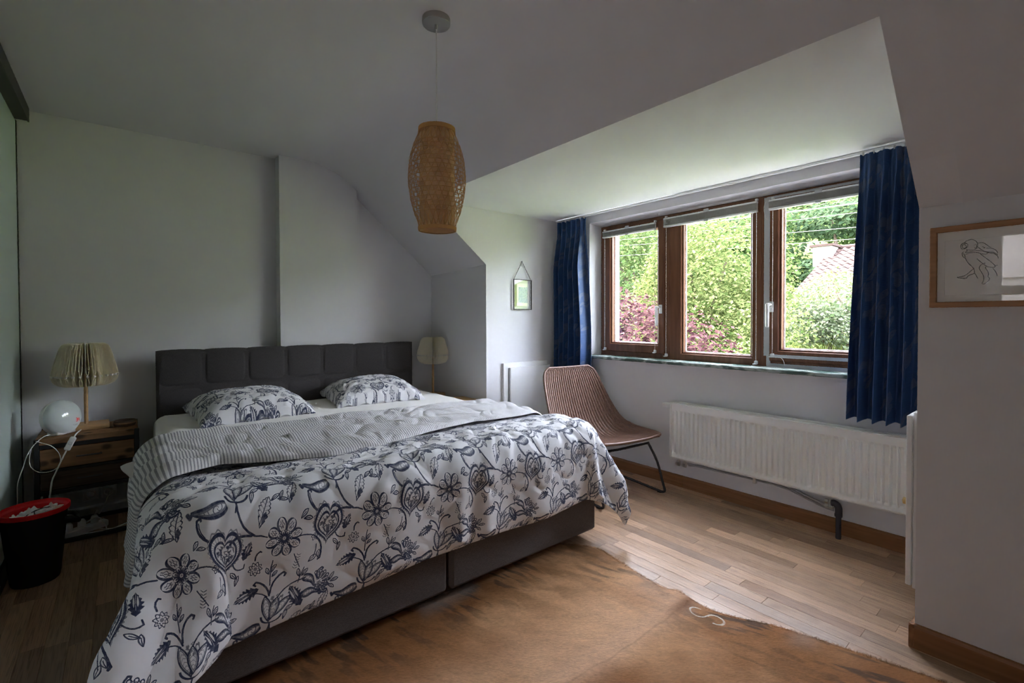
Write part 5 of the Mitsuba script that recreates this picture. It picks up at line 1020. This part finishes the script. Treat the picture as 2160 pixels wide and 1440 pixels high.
# ------------------------------------------------------------------ the garden outside
def leaf_mat(key, c, trans=0.35):
    scene[key] = {'type': 'principledthin', 'base_color': {'type': 'mesh_attribute', 'name': 'vertex_color'}, 'roughness': 0.5, 'spec_trans': 0.0, 'diff_trans': trans * 2, 'eta': 1.4}
leaf_mat('m_leaf', None)
def leaves(pos, size, rg_, c0, c1, up=0.4, outw=None, aspect=0.62):
    """Folded leaves, 2 triangles each side of the midrib, as one mesh with a colour per leaf."""
    n = len(pos)
    nrm = rg_.normal(0, 1, (n, 3)); nrm[:, 2] = np.abs(nrm[:, 2]) + up
    if outw is not None: nrm = nrm + outw * 1.1
    nrm /= np.linalg.norm(nrm, axis=1, keepdims=True)
    a = np.cross(nrm, rg_.normal(0, 1, (n, 3))); a /= np.linalg.norm(a, axis=1, keepdims=True); b = np.cross(nrm, a)
    s = (size * rg_.uniform(0.6, 1.25, n))[:, None]
    P = np.stack([pos - a * s * .5, pos + b * s * aspect * .5 + nrm * s * .10, pos + a * s * .5, pos - b * s * aspect * .5 + nrm * s * .10], 1)
    f = np.arange(n)[:, None] * 4; F_ = np.concatenate([f + [0, 1, 2], f + [0, 2, 3]], 0)
    t = rg_.uniform(0, 1, n)[:, None]; c = np.asarray(c0) * (1 - t) + np.asarray(c1) * t
    return P.reshape(-1, 3), F_, np.repeat(c, 4, 0)
def crown(blobs, n, size, seed, c0, c1, shell=0.55, front=None, up=0.4):
    """Leaf positions spread over ellipsoids (centre, radii), mostly near their surface."""
    rg_ = np.random.default_rng(seed); w = np.array([b[1][0] * b[1][1] + b[1][1] * b[1][2] + b[1][0] * b[1][2] for b in blobs]); w = w / w.sum()
    pos, out = [], []
    for (c, r), k in zip(blobs, rg_.multinomial(n, w)):
        d = rg_.normal(0, 1, (k, 3)); d /= np.linalg.norm(d, axis=1, keepdims=True)
        if front is not None: d[:, 0] = np.where(rg_.random(k) < front, -np.abs(d[:, 0]), d[:, 0])
        rad = shell + (1 - shell) * rg_.random(k) ** 0.5
        lump = 0.80 + 0.26 * meshkit.noise(d * 3.2 + np.asarray(c), seed) + 0.20 * meshkit.noise(d * 8.5 + np.asarray(c), seed + 1)
        pos.append(np.asarray(c) + d * np.asarray(r) * (rad * lump)[:, None]); out.append(d)
    pos, out = np.vstack(pos), np.vstack(out)
    return leaves(pos, size, rg_, c0, c1, up, out)
def branchy(base, tops, r0, seed):
    rg_ = np.random.default_rng(seed); ms = []
    for t in tops:
        b, t = np.asarray(base, float), np.asarray(t, float); m = (b + t) / 2 + rg_.normal(0, 0.12, 3) * np.linalg.norm(t - b) * 0.5
        ms.append(tube(smooth_path([b, m, t], 10), np.linspace(r0, r0 * 0.3, 11), 6))
    return join(*ms)
plain('m_bark', (0.10, 0.075, 0.055), 0.9, 0.1)
def tree(key, label, cat, blobs, n, size, seed, c0, c1, base, r0, group=None, tops=None, shell=0.55, front=None):
    t = thing(key, label, cat, group)
    v, f_, c = crown(blobs, n, size, seed, c0, c1, shell, front)
    k = part(t, 'foliage', (v, f_), 'm_leaf', False, color=c); labels[k] = {'kind': 'stuff'}
    part(t, 'stem', branchy(base, tops or [np.asarray(b[0]) + np.array([0, 0, 0.3 * b[1][2]]) for b in blobs], r0, seed), 'm_bark', True)
    return t
def ground_z(x, y): return np.interp(x, [3.8, 5.6, 7.0, 12, 20, 28, 60, 120], [-2.6, -2.6, -1.5, 0.42, 0.9, 1.6, 14.0, 20.0])
gx, gy = np.meshgrid(np.concatenate([np.linspace(3.75, 30, 40), np.linspace(32, 90, 20)]), np.linspace(-40, 90, 80), indexing='ij')
gz = ground_z(gx, gy) + 0.25 * (meshkit.fbm(np.stack([gx * .3, gy * .3, 0 * gx], -1), 3, 3) - 0.5) * np.clip((gx - 5) / 5, 0, 1)
def grass_fn(p, n, uv): return mix(mi.Color3f(0.055, 0.085, 0.02), mi.Color3f(0.15, 0.19, 0.05), fbm(p.x * 3, p.y * 3, octaves=4))
matte('m_lawn', mikit.proc(grass_fn))
matte('m_bounce_paving', (0.52, 0.53, 0.55))
struct('bounce_terrace', box(3.7, 7.2, -8, 12, -2.7, -2.45), 'm_bounce_paving', label='added unseen pale paving below the window that bounces light up to the dormer')  # out of view, added to bounce light up onto the dormer ceiling
struct('ground', grid(np.stack([gx, gy, gz], -1)), 'm_lawn', True, label='rising garden ground and wooded slope outside')
LG0, LG1 = (0.032, 0.052, 0.013), (0.165, 0.185, 0.068)
tree('garden_shrub', 'tall light green shrub that fills the middle window light', 'shrub', [((9.0, 4.75, 0.3), (1.5, 1.5, 2.3)), ((9.2, 4.55, 2.0), (1.25, 1.2, 1.35)), ((8.8, 5.55, 0.6), (1.2, 1.05, 2.0)), ((9.0, 5.2, 1.7), (1.1, 1.0, 1.5)), ((8.9, 3.75, 0.5), (1.1, 0.85, 1.6)), ((8.6, 4.4, -0.9), (1.3, 1.7, 1.3))], 34000, 0.085, 1, LG0, LG1, (9.1, 4.7, -1.2), 0.08, shell=0.5, front=0.45)
tree('garden_shrub', 'dark red leaved shrub below the left window light', 'shrub', [((6.3, 4.2, 0.35), (1.0, 1.25, 1.15)), ((6.5, 4.9, 0.7), (0.9, 0.9, 1.0)), ((6.1, 3.55, 0.1), (0.8, 0.65, 0.85)), ((6.4, 3.1, 0.0), (0.5, 0.45, 0.55))], 12000, 0.085, 2, (0.018, 0.006, 0.008), (0.115, 0.058, 0.060), (6.4, 4.2, -1.6), 0.05, front=0.4)
tree('garden_shrub', 'pale variegated shrub on a short trunk, in front of the tiled roof', 'shrub', [((12.2, 3.55, 1.55), (0.95, 0.95, 0.62)), ((12.0, 4.1, 1.15), (0.7, 0.7, 0.5)), ((12.0, 3.1, 1.05), (0.7, 0.6, 0.5)), ((12.3, 3.6, 1.15), (1.0, 1.1, 0.5)), ((12.4, 2.6, 1.4), (0.7, 0.6, 0.7))], 8500, 0.085, 3, (0.05, 0.075, 0.03), (0.16, 0.175, 0.12), (12.1, 3.45, 0.25), 0.06, front=0.4)
tree('garden_shrub', 'yellowish green bushy shrub just under the tiled roof edge', 'shrub', [((14.0, 5.1, 1.3), (0.9, 0.9, 0.8)), ((14.2, 4.1, 1.7), (0.9, 0.9, 0.75))], 4500, 0.10, 4, (0.06, 0.085, 0.025), (0.15, 0.165, 0.07), (14, 4.8, 0.4), 0.05, front=0.4)
tree('garden_tree', 'mid green tree behind the light shrub, at the upper left of the window', 'tree', [((17, 12.5, 2.5), (2.2, 2.6, 2.6)), ((17.5, 10.4, 4.0), (2.0, 2.0, 2.0)), ((16.5, 13.8, 4.5), (2.2, 2.4, 2.2)), ((16, 11.2, 1.0), (1.6, 2.4, 1.8))], 12000, 0.19, 5, (0.040, 0.066, 0.020), (0.112, 0.145, 0.053), (17, 12, 0.8), 0.16, front=0.5)
# grass tufts below the pale shrub
gr_ = np.random.default_rng(8); n = 3500; gp = np.c_[gr_.uniform(10.6, 13.2, n), gr_.uniform(2.2, 5.2, n), np.zeros(n)]; gp[:, 2] = ground_z(gp[:, 0], 0) - 0.02
tip = gp + np.c_[gr_.normal(0, .10, n), gr_.normal(0, .10, n), gr_.uniform(.2, .45, n)]; w_ = np.c_[gr_.normal(0, 1, n), gr_.normal(0, 1, n), np.zeros(n)] * 0.012
gv = np.stack([gp - w_, gp + w_, tip], 1).reshape(-1, 3); gc = np.repeat(np.asarray((0.10, 0.14, 0.035)) + gr_.random((n, 1)) * np.asarray((0.14, 0.13, 0.06)), 3, 0)
k = put('long_grass', (gv, np.arange(3 * n).reshape(-1, 3)), 'm_leaf', color=gc); labels[k] = {'kind': 'stuff', 'label': 'long green grass under the pale shrub', 'category': 'grass'}
# wooded slope
wood_ = np.random.default_rng(12); i = 0
spots = [(x, x * yx + wood_.uniform(-1, 1)) for x, row in ((30, np.linspace(0.02, 1.0, 8)), (37, np.linspace(-0.05, 1.05, 8)), (46, np.linspace(-0.1, 1.1, 9))) for yx in row]
tones = [((0.026, 0.050, 0.017), (0.073, 0.109, 0.036)), ((0.033, 0.059, 0.020), (0.092, 0.132, 0.046)), ((0.026, 0.046, 0.023), (0.066, 0.096, 0.050))]
for q, (x, y) in enumerate(spots):
    zb_ = float(ground_z(x, y)); top = {30: 0.20, 37: 0.22, 46: 0.235}[[r for r in (30, 37, 46) if abs(x - r) < 1][0]] * x + 1.25; h = top - zb_; r_ = 2.1 + 0.4 * wood_.random()
    thin = (x == 30 and 0.15 < y / x < 0.38)
    blobs = [((x, y, zb_ + h * 0.80), (r_, r_ * 1.1, h * 0.24)), ((x - 0.8, y + 0.9, zb_ + h * 0.5), (r_ * .9, r_ * 1.1, h * 0.30)), ((x - .5, y - 1.0, zb_ + h * 0.28), (r_, r_, h * 0.30))]
    if thin: blobs = [((x + .5, y, zb_ + h * 0.86), (r_, r_ * 1.2, h * 0.2)), ((x - 0.5, y + 0.6, zb_ + h * 0.25), (r_ * .8, r_ * .9, h * 0.2))]
    tops = [np.array([x + wood_.normal(0, .5), y + wood_.normal(0, 1.3), zb_ + h * 0.95]) for _ in range(4 if thin else 2)]
    c0, c1 = tones[q % 3]
    tree('forest_tree', ('tree with bare slender stems on the wooded slope, right behind the chimney' if thin else 'dense green forest tree on the wooded slope behind the garden'), 'tree', blobs, 3200 if not thin else 2200, 0.34, 40 + q, c0, c1, (x - (0.6 if thin else 0), y, zb_ - 0.2), 0.15, 'slender trees behind the chimney' if thin else 'trees of the wooded slope', tops, 0.45, 0.5)
# power lines
for i, ((ua, va), (ub, vb), lb) in enumerate((((1645, 450), (1808, 428.5), 'thick grey power line, topmost of four across the right window light'), ((1663, 466), (1808, 448), 'second power line from the top across the right window light'), ((1680, 490), (1806, 479), 'third power line from the top across the right window light'), ((1686, 513), (1804, 503.5), 'lowest of the four power lines, just above the chimney'))):
    ri = np.cross(FWD, UPV); E_ = []
    for u, v in ((ua, va), (ub, vb)):
        d = FWD + ri * (u - 1080) / F_PX - UPV * (v - CY) / F_PX; E_.append(EYE + d * (15.5 / d[0]))
    dv_ = (E_[0] - E_[1]) / (E_[0][1] - E_[1][1])
    yy = np.linspace(-6, 22, 30); pts = E_[1] + dv_ * (yy - E_[1][1])[:, None]; pts[:, 2] += 0.0012 * (yy - 4) ** 2 - 0.0
    k = put('power_line', tube(pts, 0.018 if i == 0 else 0.009, 6), 'm_grey_pipe', True); labels[k] = {'label': lb, 'category': 'power line'}
# the neighbour's house
hs = thing('neighbour_house', 'house with a brown tiled roof and a white chimney seen through the right window light', 'house')
HX, RZ, EZ = 21.0, 1.25 + 21.0 * 0.126, 1.25 + 17.4 * 0.040
ridge_l, eave_l, yr_ = 21.0 * 0.300, 17.4 * 0.372, -6.0
plain('m_tile', (0.058, 0.034, 0.028), 0.85, 0.2); plain('m_tile_pale', (0.085, 0.056, 0.047), 0.85, 0.2); plain('m_tile_dark', (0.042, 0.025, 0.021), 0.85, 0.2)
def roof_pt(s, y):  # s: 0 at the ridge, 1 at the eave
    return np.array([21.0 - 3.6 * s, y, RZ + (EZ - RZ) * s])
part(hs, 'wall', box(17.8, 24.2, yr_ - 4, eave_l - 0.25, 0.0, EZ - 0.05), 'm_render')
part(hs, 'gable', prism([(17.8, EZ - .1), (24.2, EZ - .1), (21, RZ - 0.1)], 'y', 5.8, 6.0), 'm_render')
part(hs, 'roof_back', (np.array([[21, ridge_l, RZ], [21, -10, RZ], [24.6, -10, EZ], [24.6, eave_l, EZ]]), np.array([[0, 1, 2, 3]])), 'm_tile_dark')
part(hs, 'roof_deck', (np.array([[21, ridge_l - .05, RZ - .05], [21, -10, RZ - .05], [17.4, -10, EZ - .05], [17.4, eave_l - .05, EZ - .05]]), np.array([[0, 3, 2, 1]])), 'm_tile_dark')
# S-shaped tiles, each a piece of its own where the window shows the roof
rows, tw = 13, 0.25; slope = roof_pt(1, 0) - roof_pt(0, 0); sl_n = np.array([-(EZ - RZ), 0, -3.6]) ; sl_n = np.array([slope[2], 0, -slope[0]]); sl_n = sl_n / np.linalg.norm(sl_n) * (1 if sl_n[2] > 0 else -1)
uq, vq = np.meshgrid(np.linspace(0, 1, 9), [0.0, 1.0], indexing='ij')
tilP = np.stack([uq * tw, vq, 0.035 * np.sin(uq * 2 * math.pi) + 0.028 * vq], -1)
def tile_mesh(s0, y0):
    P = np.array([[roof_pt(s0 + 1.12 / rows * tilP[a, b_, 1], y0 + tilP[a, b_, 0]) + sl_n * tilP[a, b_, 2] for b_ in range(2)] for a in range(9)])
    front = np.stack([P[:, 1], P[:, 1] - sl_n * 0.03], 1)
    return join(grid(P), grid(front))
rest = []; nt = 0; tr_ = np.random.default_rng(3)
for r_i in range(rows):
    s0 = r_i / rows; yl = ridge_l + (eave_l - ridge_l) * s0
    y = yl - tw
    while y > -4:
        m = tile_mesh(s0, y); yx = (y + .12) / (21 - 3.6 * s0)
        if 0.245 < yx and nt < 270 and r_i < 10: part(hs, 'roof_tile', m, ('m_tile', 'm_tile', 'm_tile_pale', 'm_tile_dark')[tr_.integers(4)]); nt += 1
        else: rest.append(m)
        y -= tw
k = part(hs, 'far_tiles', join(*rest), 'm_tile'); labels[k] = {'kind': 'stuff'}
part(hs, 'ridge', tube([[21, ridge_l + .05, RZ + .02], [21, -10, RZ + .02]], 0.09, 8), 'm_tile_dark', True)
chn = part(hs, 'chimney', box(20.2, 21.0, 21 * 0.289, 21 * 0.289 + 0.62, 3.2, 1.25 + 20.3 * 0.131), 'm_chimney', label='white brick chimney')
def brick_fn(p, n, uv):
    r = p.z / 0.075; j = dr.abs(r - dr.floor(r) - 0.5); return mix(mi.Color3f(0.55, 0.53, 0.51), mi.Color3f(0.36, 0.34, 0.32), smoothstep(0.40, 0.48, j) * 0.7 + 0.25 * noise(p.y * 9, p.z * 13))
matte('m_chimney', mikit.proc(brick_fn))
part(chn, 'cap', box(20.1, 21.1, 21 * 0.289 - .08, 21 * 0.289 + 0.70, 1.25 + 20.3 * 0.131, 1.25 + 20.3 * 0.135), 'm_tile_dark')
